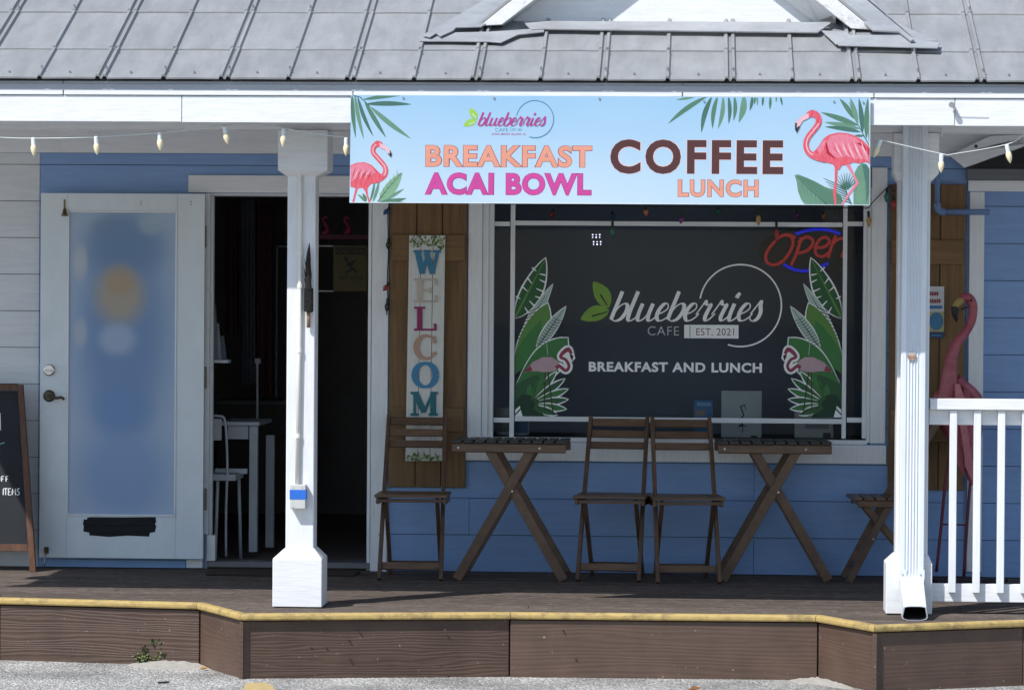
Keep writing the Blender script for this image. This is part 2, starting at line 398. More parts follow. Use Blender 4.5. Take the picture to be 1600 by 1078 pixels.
while True:
    z0 = ZR0 + k * ROW + .0015; z1 = z0 + ROW - .003; k += 1
    if z0 > ZTOP: break
    if z1 < .0: continue
    z0 = max(z0, .001); z1 = min(z1, ZTOP - .001)
    for (a, b, mt) in ((XL, xsplit - .002, white_wall), (xsplit, XR, blue)):
        segs = [(a, b, z0, z1)]
        for hx0, hx1, hz0, hz1 in holes:
            ns = []
            for s in segs:
                if s[1] <= hx0 or s[0] >= hx1 or s[3] <= hz0 or s[2] >= hz1: ns.append(s); continue
                if s[0] < hx0: ns.append((s[0], hx0, s[2], s[3]))
                if s[1] > hx1: ns.append((hx1, s[1], s[2], s[3]))
                if s[3] > hz1: ns.append((max(s[0], hx0), min(s[1], hx1), hz1, s[3]))
                if s[2] < hz0: ns.append((max(s[0], hx0), min(s[1], hx1), s[2], hz0))
            segs = ns
        for s in segs:
            parts = [s]
            if s[1] - s[0] > 2.2 and mt is blue:
                j = PX(735, 0) if k % 2 == 0 else PX(1180, 0)
                if s[0] + .3 < j < s[1] - .3: parts = [(s[0], j - .001, s[2], s[3]), (j + .001, s[1], s[2], s[3])]
            for q in parts:
                if q[3] - q[2] < .012: continue
                dy = random.uniform(0, .0015)
                mb = MB(); mb.add([(q[0], -.012 - dy, q[2]), (q[1], -.012 - dy, q[2]), (q[1], .004, q[2]), (q[0], .004, q[2]),
                                   (q[0], -.009 - dy, q[3]), (q[1], -.009 - dy, q[3]), (q[1], .004, q[3]), (q[0], .004, q[3])],
                                  [(0,3,2,1),(4,5,6,7),(0,1,5,4),(1,2,6,5),(2,3,7,6),(3,0,4,7)])
                mb.build('siding_plank', mt, wall, .0012)
box('frieze_board', white_h, wall, XL, XR, -.02, .004, ZTOP, 2.50)
# ceiling, porch beam, fascia
YP = G(468, 949, 0).y + .035
FY = YP - .505
ceil = box('porch_ceiling', white_h, B, XL, XR, FY + .065, 0.0, 2.47, 2.49)
beam = box('porch_beam', white_h, B, XL, XR, YP - .02, YP + .16, 2.325, 2.466)
pbox('beam_joint_plate', white_h, beam, 1471, 198, 1474, 213, YP - .03, .008)
FY = YP - .505
ZF0 = PZ(190.5, FY, 200); ZF1 = PZ(147.5, FY, 200); ZD1 = PZ(126.5, FY, 200); ZD0 = PZ(140, FY, 200)
xj1, xj2 = PX(282, FY), PX(1489, FY)
for a, b, dz in ((XL, xj1 - .0015, 0), (xj1 + .0015, xj2 - .0015, -.002), (xj2 + .0015, XR, -.004)):
    box('fascia_board', white_h, B, a, b, FY, FY + .022, ZF0 + dz, ZF1 - .006, .002)
box('fascia_backing', drip, B, XL, XR, FY + .023, FY + .06, ZF0 + .01, ZD1)
box('drip_edge', drip, B, XL, PX(97, FY) - .001, FY - .003, FY + .020, ZF1 - .001, ZD1 - .002, .002)
box('drip_edge', drip, B, PX(97, FY) + .001, PX(1064, FY) - .001, FY - .003, FY + .020, ZF1 - .002, ZD1 - .002, .002)
box('drip_edge', drip, B, PX(1064, FY) + .001, XR, FY - .003, FY + .020, ZF1 - .002, ZD1 - .002, .002)
for a, b in ((-30, 97), (98, 549), (550, 1063), (1064, 1362), (1363, 1650)):
    box('drip_lip', white_h, B, PX(a, FY) + .001, PX(b, FY) - .001, FY - .008, FY - .0032, ZF1 - .004, ZF1 + .018, .002)

# roof -------------------------------------------------------------
RP = R(23.0); EY = FY - .038; EZ = ZD1 + .004
sdir = Vector((0, math.cos(RP), math.sin(RP))); snrm = Vector((0, -math.sin(RP), math.cos(RP)))
def roofpt(px, py, lift=0.0):
    d = ray(px, py); o = Vector((0, EY, EZ)) + snrm * lift
    t = (o - CAMP).dot(snrm) / d.dot(snrm); return CAMP + d * t
def roofL(px, py): return (roofpt(px, py) - Vector((0, EY, EZ))).dot(sdir)
rb = MB(); p0 = Vector((0, EY + .03, EZ - .02)) ; 
rb.add([Vector((x, p0.y, p0.z - dz)) + sdir * l for dz in (0, .03) for x, l in ((XL, 0), (XR, 0), (XR, 3.4), (XL, 3.4))],
       [(0,1,2,3),(7,6,5,4),(0,4,5,1),(1,5,6,2),(2,6,7,3),(3,7,4,0)])
roof = rb.build('roof', drip, B)
pairs = [-40 - 392, -40 - 196, -40, 155, 349, 546.5, 743, 940, 1141, 1337, 1532.5, 1730, 1925]
mids = [-236 - 98, -138, 58.5, 253, 449, 646, 844, 1043, 1238, 1435, 1631, 1827]
xp = [roofpt(p, 130).x for p in pairs]; xm = [roofpt(p, 130).x for p in mids]
Ls = [0.0, roofL(800, 79), roofL(800, 21), roofL(800, 21) + .57, roofL(800, 21) + 1.14, 3.35]
def rib(x, w=.013, h=.015): return [(x - w, 0), (x - w * .45, h), (x + w * .45, h), (x + w, 0)]
for i in range(len(pairs) - 1):
    prof = [(xp[i] - .0005, .0)] + rib(xp[i] + .0165) + [((xp[i] + xm[i]) / 2, .0015)] + rib(xm[i]) + [((xp[i+1] + xm[i]) / 2, .0015)] + rib(xp[i+1] - .0165) + [(xp[i+1] - .001, .0)]
    for k in range(len(Ls) - 1):
        l0, l1 = Ls[k] - (.0 if k == 0 else .025), Ls[k+1] + .02
        m = MB(); vs = []
        wob = random.uniform(-.001, .001)
        for l, lift in ((l0, .010 + (.0 if k else .0)), (l0 + .02, .011), (l1, .002)):
            for j, (x, h) in enumerate(prof):
                vs.append(Vector((x, EY, EZ)) + sdir * l + snrm * (h + lift + wob * math.sin(j)))
        n = len(prof)
        # folded lower lip
        vs += [Vector((x, EY, EZ)) + sdir * (l0 - .001) + snrm * (h * .9 + .002) for x, h in prof]
        fs = [[r * n + j, r * n + j + 1, (r+1) * n + j + 1, (r+1) * n + j] for r in (0, 1) for j in range(n - 1)]
        fs += [[3 * n + j, 3 * n + j + 1, j + 1, j] for j in range(n - 1)]
        m.add(vs, fs); m.build('roof_panel', roofm, roof)
sm = MB(); c = Vector((0, 0, 0)); sm.tube([c, snrm * .006], .006, 8); sm.tube([snrm * .006, snrm * .012], .0035, 6)
scr0 = sm.build('roof_screw', steel, roof)
def screw(x, l, lift=.012):
    o = scr0.copy(); COL.objects.link(o); o.parent = roof; o.location = Vector((x, EY, EZ)) + sdir * l + snrm * lift
first = True
for i in range(2, len(pairs) - 2):
    for x in ((xp[i] * .53 + xm[i] * .47), (xp[i+1] * .47 + xm[i] * .53)):
        screw(x + random.uniform(-.01, .01), .055)
    for x in (xp[i] + .016, xm[i]): screw(x, .075, .032); screw(x, .36, .032) if i % 2 else screw(x, 1.0, .032)
bpy.data.objects.remove(scr0)

# dormer gable -------------------------------------------------------
dm = MB()
# gable wall: bottom edge along photo row ~36 between columns 795..1320, rising at the rake slope
wl, wr = roofpt(800, 33), roofpt(1306, 39); DY = (wl.y + wr.y) / 2
DZ = (wl.z + wr.z) / 2 - .02; cxd = (wl.x + wr.x) / 2
ap = (wr.x - wl.x) / 2 * .80
dm.prism([(wl.x - .03, DY, DZ), (wr.x + .03, DY, DZ), (cxd, DY, DZ + ap + .02)], (0, .06, 0))
dormer = dm.build('dormer', white_h, B)
RY = DY - .17
def rake(ax, ay, bx, by, cx, cy, dx_, dy_):
    """face board from its foot (a inner, b outer) up along the slope to beyond the frame"""
    a, b = P(ax, ay, RY), P(bx, by, RY); c, d = P(cx, cy, RY), P(dx_, dy_, RY)
    return a, b, c, d
la, lb, lc, ld = rake(784, 39, 750, 41, 836, 0, 801, 0)
ra, rb_, rc, rd = rake(1330, 45, 1365, 47, 1274, 0, 1308, 0)
ridge = Vector(((la.x + ra.x) / 2, RY, 0))
def up(p, q, x):                     # continue line p->q to column x
    t = (x - p.x) / (q.x - p.x); return p + (q - p) * t
xr = (up(la, lc, 5).x * 0 + (la.x + ra.x) / 2)
zi = (up(la, lc, xr).z + up(ra, rc, xr).z) / 2; zo = (up(lb, ld, xr).z + up(rb_, rd, xr).z) / 2
mi, mo = Vector((xr, RY, zi)), Vector((xr, RY, zo))
MB().prism([la, mi, mo, lb], (0, .035, 0)).build('rake_board', mk('peeling white paint', (.78, .78, .78), (.70, .70, .71), 4, (5, 5, 5), .6, .5, dirt=(.25, .21, .18), dirt_scale=16, dirt_amt=.75, bscale=18), dormer, .002)
MB().prism([ra, mi + Vector((.001, 0, 0)), mo + Vector((.001, 0, 0)), rb_], (0, .035, 0)).build('rake_board', bpy.data.materials['peeling white paint'], dormer, .002)
# right soffit return, turned towards the camera
s1, s2 = P(1276, 0, RY + .04), P(1306, 26, RY + .04); s3, s4 = P(1306, 39, DY - .004), P(1275, 38, DY - .012); s5 = P(1226, 0, DY - .012)
ext = (s1 - s2) * 3; ext2 = (s5 - s4) * 3
MB().prism([s2 - (s1 - s2) * .7 * 0, s3, s4, s5 + ext2 * .3, s1 + ext * .3], (0, .01, .012)).build('rake_soffit', white_h, dormer)
sl1, sl2 = P(806, 22, RY + .036), P(784, 39, RY + .036)
MB().prism([la + Vector((0, .036, 0)), mi + Vector((0, .036, 0)), mi + Vector((0, .165, 0)), la + Vector((0, .165, 0))], (0, 0, .012)).build('rake_soffit', white_h, dormer)
# dormer roof sheets running back from the rakes
for lo_, hi_, sgn in ((lb, mo, -1), (rb_, mo, 1)):
    d = (hi_ - lo_).normalized(); out = -d
    q0 = lo_ + Vector((0, .003, .004)); q1 = hi_ + Vector((0, .003, .004))
    n_ = Vector((-d.z, 0, d.x)) * (1 if sgn < 0 else -1)
    back = Vector((0, 2.2, 0))
    e0 = q0 + out * .0
    MB().prism([e0, q1, q1 + back, e0 + back], n_ * .012).build('dormer_roof', roofm, dormer)
# flashings at the dormer foot (bent sheets lying on the roof)
def sheet(name, pts, lift, th=.006, mt=None):
    q = [roofpt(x, y, lift * .72) for x, y in pts]; return MB().prism(q, -snrm * th).build(name, mt or flashm, dormer, .001)
sheet('flashing_sheet', [(655, 57), (655, 64), (765, 65), (783, 66.5), (810, 54), (850, 50), (850, 44), (765, 50), (712, 51)], .046)
sheet('flashing_sheet', [(660, 55), (750, 4), (805, -30), (868, -30), (752, 42), (713, 43), (708, 48), (688, 57), (682, 52), (672, 58)], .066)
sheet('flashing_sheet', [(817, 33), (830, 46), (853, 45), (960, 46.5), (1150, 49), (1278, 50.5), (1300, 35)], .054, .008)
sheet('flashing_sheet', [(1284, 48), (1306, 69), (1312, 69), (1330, 56), (1322, 50)], .050)
sheet('flashing_sheet', [(1309, 66), (1310, 71), (1465, 75), (1468, 66), (1440, 63), (1408, 55), (1332, 55)], .058)
sheet('flashing_sheet', [(1364, 47), (1405, 49), (1423, 63), (1429, 62), (1350, -3), (1308, -3)], .085, .01)
sheet('valley_flashing', [(1432, 63), (1466, 64), (1420, 45), (1384, 20), (1350, -12), (1345, -12)], .040)

# posts ---------------------------------------------------------------
def post(x0, x1, Yf, base_x0, base_x1, base_top, base_ch, cap_x0, cap_x1, cap_bot, cap_ch, ybot):
    a, b = PX(x0, Yf), PX(x1, Yf); w = b - a; cxp = (a + b) / 2; cy = Yf + w / 2
    sh = box('porch_post', white_v, B, a, b, Yf, Yf + w, 0, 2.324, .004)
    def collar(name, X0, X1, z0, z1, zc, down):
        h = (PX(X1, Yf) - PX(X0, Yf)) / 2; cx2 = (PX(X1, Yf) + PX(X0, Yf)) / 2
        m = MB(); s = w / 2 + .003; r = []
        for hh, z in ((h, z0), (h, z1), (s, zc)):
            r += [(cx2 - hh if hh == h else cxp - hh, cy - hh, z), (cx2 + hh if hh == h else cxp + hh, cy - hh, z),
                  (cx2 + hh if hh == h else cxp + hh, cy + hh, z), (cx2 - hh if hh == h else cxp - hh, cy + hh, z)]
        fs = [[i * 4 + j, i * 4 + (j+1) % 4, (i+1) * 4 + (j+1) % 4, (i+1) * 4 + j] for i in (0, 1) for j in range(4)] + [[0,1,2,3],[8,9,10,11]]
        m.add(r, fs); return m.build(name, white_h, sh, .003)
    return sh, a, b, w, cy, collar
pL, a, b, w, cy, col = post(448, 492, YP, 0, 0, 0, 0, 0, 0, 0, 0, 0)
zz = lambda py, px=470: PZ(py, YP, px)
col('post_base', 430, 507, .004, zz(872), zz(856), False)
col('post_capital', 434.5, 512, 2.322, zz(267), zz(276), True)
# conduit with couplings and junction box on the left post
cx = PX(470, YP); cr = .0105
cn = MB().tube([(cx - .008, YP - cr - .002, 2.33), (cx - .006, YP - cr - .002, zz(300)), (cx - .004, YP - cr - .002, zz(520)), (cx - .012, YP - cr - .002, zz(757))], cr, 12).build('conduit', cream_pipe, B, smooth=True)
for py, dx in ((447, -.004), (548, -.005), (394, -.004), (681, -.01)):
    MB().tube([(cx + dx, YP - cr - .002, zz(py - 3)), (cx + dx, YP - cr - .002, zz(py + 3))], cr * 1.35, 12).build('conduit_strap', cream_pipe, cn)
jb = pbox('junction_box', grey_box, cn, 453, 757, 477.5, 795, YP - .055, .054, .003)
pbox('blue_tape', blue_tape, cn, 452.6, 765, 477.8, 780, YP - .0565, .05)
for c_ in ((458, 762), (472, 762), (458, 792)):
    q = P(*c_, YP - .057); MB().tube([q, q + Vector((0, .004, 0))], .003, 6).build('screw', steel, cn)
YQ = YP
zq = lambda py, px=1425: PZ(py, YQ, px)
pR, a2, b2, w2, cy2, col2 = post(1402, 1452, YQ, 0, 0, 0, 0, 0, 0, 0, 0, 0)
col2('post_base', 1387, 1459, .004, zq(880), zq(866), False)
col2('post_capital', 1394, 1464, 2.322, zq(272), zq(284), True)
# corrugated downspout
dsx0, dsx1 = PX(1408, YQ - .075), PX(1447, YQ - .075); dw = dsx1 - dsx0; DSY = YQ - .078
def spout_prof():
    pr = [(0, .07), (0, .055), (0, .004), (.004, 0)]
    n = 5
    for i in range(n):
        c0 = dw * (.26 + .48 * i / (n - 1))
        pr += [(c0 - .006, 0), (c0 - .003, .006), (c0 + .003, .006), (c0 + .006, 0)]
    pr += [(dw - .004, 0), (dw, .004), (dw, .055), (dw, .07), (dw * .75, .073), (dw * .25, .073)]
    return pr
pr = spout_prof(); n = len(pr)
ez = zq(880)
ang = [0, 0, 0, 0] + [R(68) * k_ / 5 for k_ in range(1, 6)]
RB = .075; zk = .205
cen = [(DSY + .037, 2.36), (DSY + .037, zq(520)), (DSY + .037, ez), (DSY + .037, zk)] + [(DSY + .037 - RB * (1 - math.cos(t)), zk - RB * math.sin(t)) for t in ang[4:]]
cen.append((cen[-1][0] - .27 * math.sin(R(68)), cen[-1][1] - .27 * math.cos(R(68)))); ang.append(R(68))
m = MB(); vs = []; path = cen
for i, ((cy_, cz_), t) in enumerate(zip(cen, ang)):
    fl_ = 1.0 if i < len(cen) - 1 else 1.06
    for x, d in pr:
        d2 = d if i < len(cen) - 2 or d > .02 else 0.0
        h_ = (.037 - d2) * fl_; u_ = (x - dw / 2) / (dw / 2); v_ = (.037 - d2) / .037
        if i >= len(cen) - 2:                     # the outlet is rounded off
            f_ = 1 / max(1e-3, (abs(u_) ** 4 + abs(v_) ** 4) ** .25); f_ = min(1, f_) if i == len(cen) - 1 else (1 + min(1, f_)) / 2; h_ *= f_; x = dw / 2 + (x - dw / 2) * f_
        vs.append(Vector((dsx0 + dw / 2 + (x - dw / 2) * fl_, cy_ - h_ * math.cos(t), cz_ + h_ * math.sin(t))))
fs = [[i * n + j, (i+1) * n + j, (i+1) * n + (j+1) % n, i * n + (j+1) % n] for i in range(len(path) - 1) for j in range(n)]
m.add(vs, fs); ds = m.build('downspout', pvc, B)
# joint sleeve, throat coloured black for the shade inside the pipe, rivets, badge
jz0, jz1 = zq(903), zq(888)
for xx in (.0, dw * .72):
    box('sleeve_tab', pvc, ds, dsx0 + xx - .002, dsx0 + xx + dw * .3, DSY - .005, DSY - .001, jz0, jz1, .001)
    MB().tube([(dsx0 + xx + dw * .14, DSY - .008, (jz0 + jz1) / 2), (dsx0 + xx + dw * .14, DSY - .003, (jz0 + jz1) / 2)], .004, 8).build('rivet', steel, ds)
e = [Vector(v) for v in vs[-n:]]; ce = Vector(((min(p.x for p in e) + max(p.x for p in e)) / 2, (min(p.y for p in e) + max(p.y for p in e)) / 2, (min(p.z for p in e) + max(p.z for p in e)) / 2))
m = MB(); inner = [ce + (p - ce) * .90 for p in e]; dpt = Vector((0, .11, .045))
mouth_rim = MB(); mouth_rim.add(e + inner, [[j, (j+1) % n, n + (j+1) % n, n + j] for j in range(n)]); mouth_rim.build('outlet_rim', pvc, ds)
m.add(inner + [p + dpt for p in inner], [[j, (j+1) % n, n + (j+1) % n, n + j] for j in range(n)] + [list(range(n, 2 * n))]); m.build('outlet_throat', black, ds)
bc = P(1425, 557, DSY - .006)
MB().tube([bc + Vector((0, .006, 0)), bc], .021, 20).build('round_badge', mk('weathered round sticker', (.30, .17, .13), (.45, .40, .36), 60, rough=.6, lo=.45, hi=.55), ds)

# fascia spotlight
fl = empty('spotlight', P(1490, 168, FY), 'tiny round grey clamp light screwed to the white fascia', 'light')
q = P(1487, 164, FY - .05); MB().tube([q + Vector((.004, .03, 0)), q + Vector((0, .004, 0)), q], [.011, .014, .013], 14).build('lamp_head', steel, fl, smooth=False)
q2 = P(1492, 169, FY); MB().beam(q + Vector((.003, .02, 0)), q2 + Vector((0, -.004, -.004)), .012, .012).build('bracket', satin, fl)
MB().tube([q2 + Vector((0, -.003, -.01)), P(1497, 183, FY - .003), P(1545, 184, FY - .003)], .0012, 5).build('thin_wire', steel, fl)

# door opening: casing, jambs, threshold -------------------------------
CY = -.034
pbox('door_casing', white_h, B, 294, 274.5, 607, 302, CY, .034, .003)
pbox('door_casing', white_v, B, 580, 302.5, 606, 893, CY, .034, .003)
pbox('door_casing', white_v, B, 318, 302.5, 327, 835, CY + .01, .024, .002)
pbox('door_plinth', white_v, B, 322.5, 836, 336, 876, CY, .06, .003)
box('door_jamb', white_v, B, dx0, dx0 + .014, .001, .20, 0, dzt, .002)
box('door_jamb', white_v, B, PX(575, 0), PX(580, 0), -.01, .20, 0, dzt, .002)
box('door_jamb', white_v, B, dx0 + .015, PX(574, 0), .001, .20, dzt - .012, dzt + .02, .002)
box('door_stop_strip', white_v, B, dx0 + .0145, dx0 + .03, .06, .10, 0, dzt - .013)
pbox('threshold', mk('aluminium threshold', (.16, .16, .17), None, 8, rough=.4), B, 322, 878, 578, 887, -.03, .18, .003)
pbox('door_sill_board', blue, B, 62, 874, 290, 886, -.030, .016, .002)
pbox('door_sill_board', white_h, B, 291, 874, 316, 887, -.030, .016, .002)

# door leaf, folded flat against the wall --------------------------------
DYF = -.105
door = MB(); A = lambda px, py: P(px, py, DYF)
DX0, DX1 = PX(62.5, DYF, 590), PX(318.5, DYF, 590); DZ0, DZ1 = PZ(872, DYF, 190), PZ(302.5, DYF, 190)
gx0, gx1, gz0, gz1 = PX(105, DYF), PX(276, DYF), PZ(806, DYF, 190), PZ(330, DYF, 190)
for x0, x1, z0, z1 in ((DX0, gx0, DZ0, DZ1), (gx1, DX1, DZ0, DZ1), (gx0 + .0005, gx1 - .0005, DZ0, gz0), (gx0 + .0005, gx1 - .0005, gz1, DZ1)):
    door.box(x0, x1, DYF, DYF + .045, z0, z1)
door = door.build('door', mk('white door paint', (.66, .71, .75), (.61, .66, .70), 3, (2, 2, 1), .4, .1, dirt=(.5, .5, .5), dirt_amt=.25), B, .0015)
bd = MB(); t = .009
for x0, x1, z0, z1 in ((gx0, gx0 + t, gz0, gz1), (gx1 - t, gx1, gz0, gz1), (gx0 + t, gx1 - t, gz0, gz0 + t), (gx0 + t, gx1 - t, gz1 - t, gz1)): bd.box(x0, x1, DYF - .006, DYF + .02, z0, z1)
bd.build('glass_bead', white_v, door, .002)
def blur_mat():
    m, nt, p = nodes('soft blurred poster film'); N, L = nt.nodes.new, nt.links.new
    tc = N('ShaderNodeTexCoord'); col_ = None
    base = N('ShaderNodeRGB'); base.outputs[0].default_value = (.34, .43, .57, 1); cur = base.outputs[0]
    c = lambda px, py: P(px, py, DYF)
    blobs = [(192, 520, 110, 250, (.13, .235, .44), .95), (192, 740, 105, 110, (.19, .31, .52), .95), (190, 640, 70, 60, (.12, .24, .47), .8),
             (195, 385, 100, 75, (.10, .20, .37), .8), (170, 355, 40, 26, (.13, .22, .35), .5), (235, 350, 30, 25, (.36, .46, .50), .5), (125, 410, 16, 40, (.46, .49, .52), .7),
             (125, 520, 16, 32, (.44, .48, .52), .6), (187, 462, 58, 66, (.38, .31, .21), .85), (186, 440, 34, 34, (.36, .25, .14), .6), (183, 530, 42, 36, (.36, .44, .58), .7)]
    sp = N('ShaderNodeSeparateXYZ'); L(tc.outputs['Object'], sp.inputs[0])
    for px, py, rx, ry, cc, amt in blobs:
        q = c(px, py); s = 5400 / 19.0
        v = N('ShaderNodeVectorMath'); v.operation = 'SUBTRACT'; v.inputs[1].default_value = (q.x, 0, q.z); L(tc.outputs['Object'], v.inputs[0])
        ml = N('ShaderNodeVectorMath'); ml.operation = 'MULTIPLY'; ml.inputs[1].default_value = (s / rx, 0, s / ry); L(v.outputs[0], ml.inputs[0])
        ln = N('ShaderNodeVectorMath'); ln.operation = 'LENGTH'; L(ml.outputs[0], ln.inputs[0])
        mr = N('ShaderNodeMapRange'); mr.interpolation_type = 'SMOOTHERSTEP'; mr.inputs[1].default_value = 1.05; mr.inputs[2].default_value = .25
        mr.inputs[3].default_value = 0; mr.inputs[4].default_value = amt; L(ln.outputs['Value'], mr.inputs[0])
        mx = N('ShaderNodeMix'); mx.data_type = 'RGBA'; mx.inputs[7].default_value = (*cc, 1); L(mr.outputs[0], mx.inputs[0]); L(cur, mx.inputs[6]); cur = mx.outputs[2]
    L(cur, p.inputs['Base Color']); p.inputs['Roughness'].default_value = .35; return m
box('glass_panel', blur_mat(), door, gx0 + .002, gx1 - .002, DYF + .006, DYF + .016, gz0 + .002, gz1 - .002)
def ptube(name, mat, parent, pts, r, n=8, smooth=True):
    return MB().tube([P(x, y, Y) for x, y, Y in pts], r, n).build(name, mat, parent, smooth=smooth)
q = P(77, 578, DYF); MB().tube([q, q + Vector((0, -.012, 0)), q + Vector((0, -.016, 0))], [.033, .032, .026], 20).build('deadbolt', satin, door)
MB().box(q.x - .02, q.x + .02, q.y - .028, q.y - .016, q.z - .009, q.z + .003).build('thumb_turn', satin, door, .003)
q = P(77, 618.5, DYF); MB().tube([q, q + Vector((0, -.010, 0)), q + Vector((0, -.014, 0))], [.034, .032, .024], 20).build('handle_rose', bronze, door)
lv = [q + Vector((dx_, dy_, dz_)) for dx_, dy_, dz_ in ((0, -.012, 0), (0, -.045, 0), (.02, -.05, -.006), (.05, -.05, -.010), (.075, -.05, -.006), (.093, -.048, -.018))]
MB().tube(crom(lv, 4), .008, 8).build('handle', bronze, door, smooth=True)
m = MB(); Yt = DYF - .002
pts = [(131, 811), (136, 811.5), (136, 808.5), (141, 807.5), (190, 808), (243, 807.5), (244, 815), (242, 818), (244, 822), (242, 831), (234, 832), (233, 838), (200, 836.5), (170, 838.5), (139, 836), (140, 832), (130, 830), (131, 822), (129.5, 818)]
m.prism([P(x, y, Yt) for x, y in pts], (0, .0015, 0)); m.build('tape_patch', tape_black, door)
for px, py in ((220.5, 315), (220.5, 319.5), (298.5, 315), (298.5, 319.5)):
    q = P(px, py, DYF); MB().tube([q + Vector((0, .004, 0)), q + Vector((0, -.001, 0))], .0035, 6).build('screw_hole', black, door)
MB().box(*(lambda c: (c.x - .012, c.x + .012, c.y - .02, c.y - .0005, c.z - .018, c.z + .018))(P(73, 859, DYF))).build('kick_stop', bronze, door, .003)
ptube('kick_stop_leg', steel, door, [(72, 862, DYF - .015), (69, 884, DYF - .05)], .004)
for py in (370, 590, 780):
    pbox('hinge', bronze, door, 318.8, py - 17, 321.5, py + 17, DYF + .005, .03)
bl = empty('bell', P(101, 325, DYF - .02), 'small brass bell hanging at the upper left door corner', 'bell')
q = P(101, 313, DYF - .002); MB().box(q.x - .005, q.x + .005, q.y - .002, q.y, q.z - .045, q.z + .004).build('strap', brass, bl)
q = P(101, 325, DYF - .022); MB().tube([q, q + Vector((0, 0, -.012)), q + Vector((0, 0, -.034)), q + Vector((0, 0, -.045))], [.004, .010, .013, .021], 12).build('bell_cup', brass, bl, smooth=True)

# interior room -----------------------------------------------------------
ix0, ix1 = PX(316, 0) - 1.2, PX(1500, 0) + .3
box('interior_floor', dark_floor, B, ix0, ix1, .121, 5.0, -.03, .0)
box('interior_wall', dark_in, B, ix0, ix1, 5.0, 5.05, 0, 2.7)
box('interior_wall', dark_in, B, ix0 - .05, ix0, .121, 5.05, 0, 2.7)
box('interior_wall', dark_in, B, ix1, ix1 + .05, .121, 5.05, 0, 2.7)
box('interior_ceiling', dark_in, B, ix0, ix1, .121, 5.05, 2.7, 2.75)
pbox('window_backdrop', backdrop_m, B, 660, 300, 1470, 900, .75, .05)  # added sheet whose slate colour supplies the window's even darkness

# window ---------------------------------------------------------------------
wf = MB()
Yc = -.032
def pb(m, a, b_, c, d, Y, dep):
    mx, my = (a + c) / 2, (b_ + d) / 2
    m.box(P(a, my, Y).x, P(c, my, Y).x, Y, Y + dep, P(mx, d, Y).z, P(mx, b_, Y).z)
pb(wf, 731, 262, 753, 692.8, Yc, .031); pb(wf, 1361, 262, 1385, 692.8, Yc, .031); pb(wf, 726, 693, 1385, 722, Yc, .031); pb(wf, 753.2, 262, 1360.8, 292, Yc, .031)
window = wf.build('window', white_v, B, .003)
sa = MB()
pb(sa, 753.5, 293, 763, 692, -.02, .07); pb(sa, 1355, 293, 1360.5, 692, -.02, .07); pb(sa, 763.3, 685.5, 1354.7, 692, -.022, .07); pb(sa, 763.3, 293, 1354.7, 299, -.02, .07)
sa.build('window_frame', white_v, window, .002)
for a, c in ((763.2, 771), (1348.5, 1354.8)): pbox('window_sash', white_v, window, a, 299.5, c, 685, -.004, .06, .002)
for a, c in ((797, 804), (1316.5, 1323)): pbox('muntin', white_v, window, a, 299.5, c, 685, .028, .018, .001)
for b_, d, cuts in ((346.5, 353.5, None), (652.5, 660, None)):
    for a, c in ((771.2, 796.8), (804.2, 1316.3), (1323.2, 1348.2)): pbox('muntin', white_h, window, a, b_, c, d, .029, .018, .001)
m, nt, p = nodes('tinted window glass'); N, L = nt.nodes.new, nt.links.new
tr = N('ShaderNodeBsdfTransparent'); tr.inputs[0].default_value = (.78, .80, .82, 1); gl = N('ShaderNodeBsdfGlossy'); gl.inputs['Roughness'].default_value = .02
fr_ = N('ShaderNodeFresnel'); fr_.inputs[0].default_value = 1.22; mx = N('ShaderNodeMixShader')
L(fr_.outputs[0], mx.inputs[0]); L(tr.outputs[0], mx.inputs[1]); L(gl.outputs[0], mx.inputs[2]); L(mx.outputs[0], nt.nodes['Material Output'].inputs[0])
glass = m
GYW = .05
mb = MB(); mb.face([P(771, 299.5, GYW), P(1348.5, 299.5, GYW), P(1348.5, 685.5, GYW), P(771, 685.5, GYW)]); mb.build('pane', glass, window)

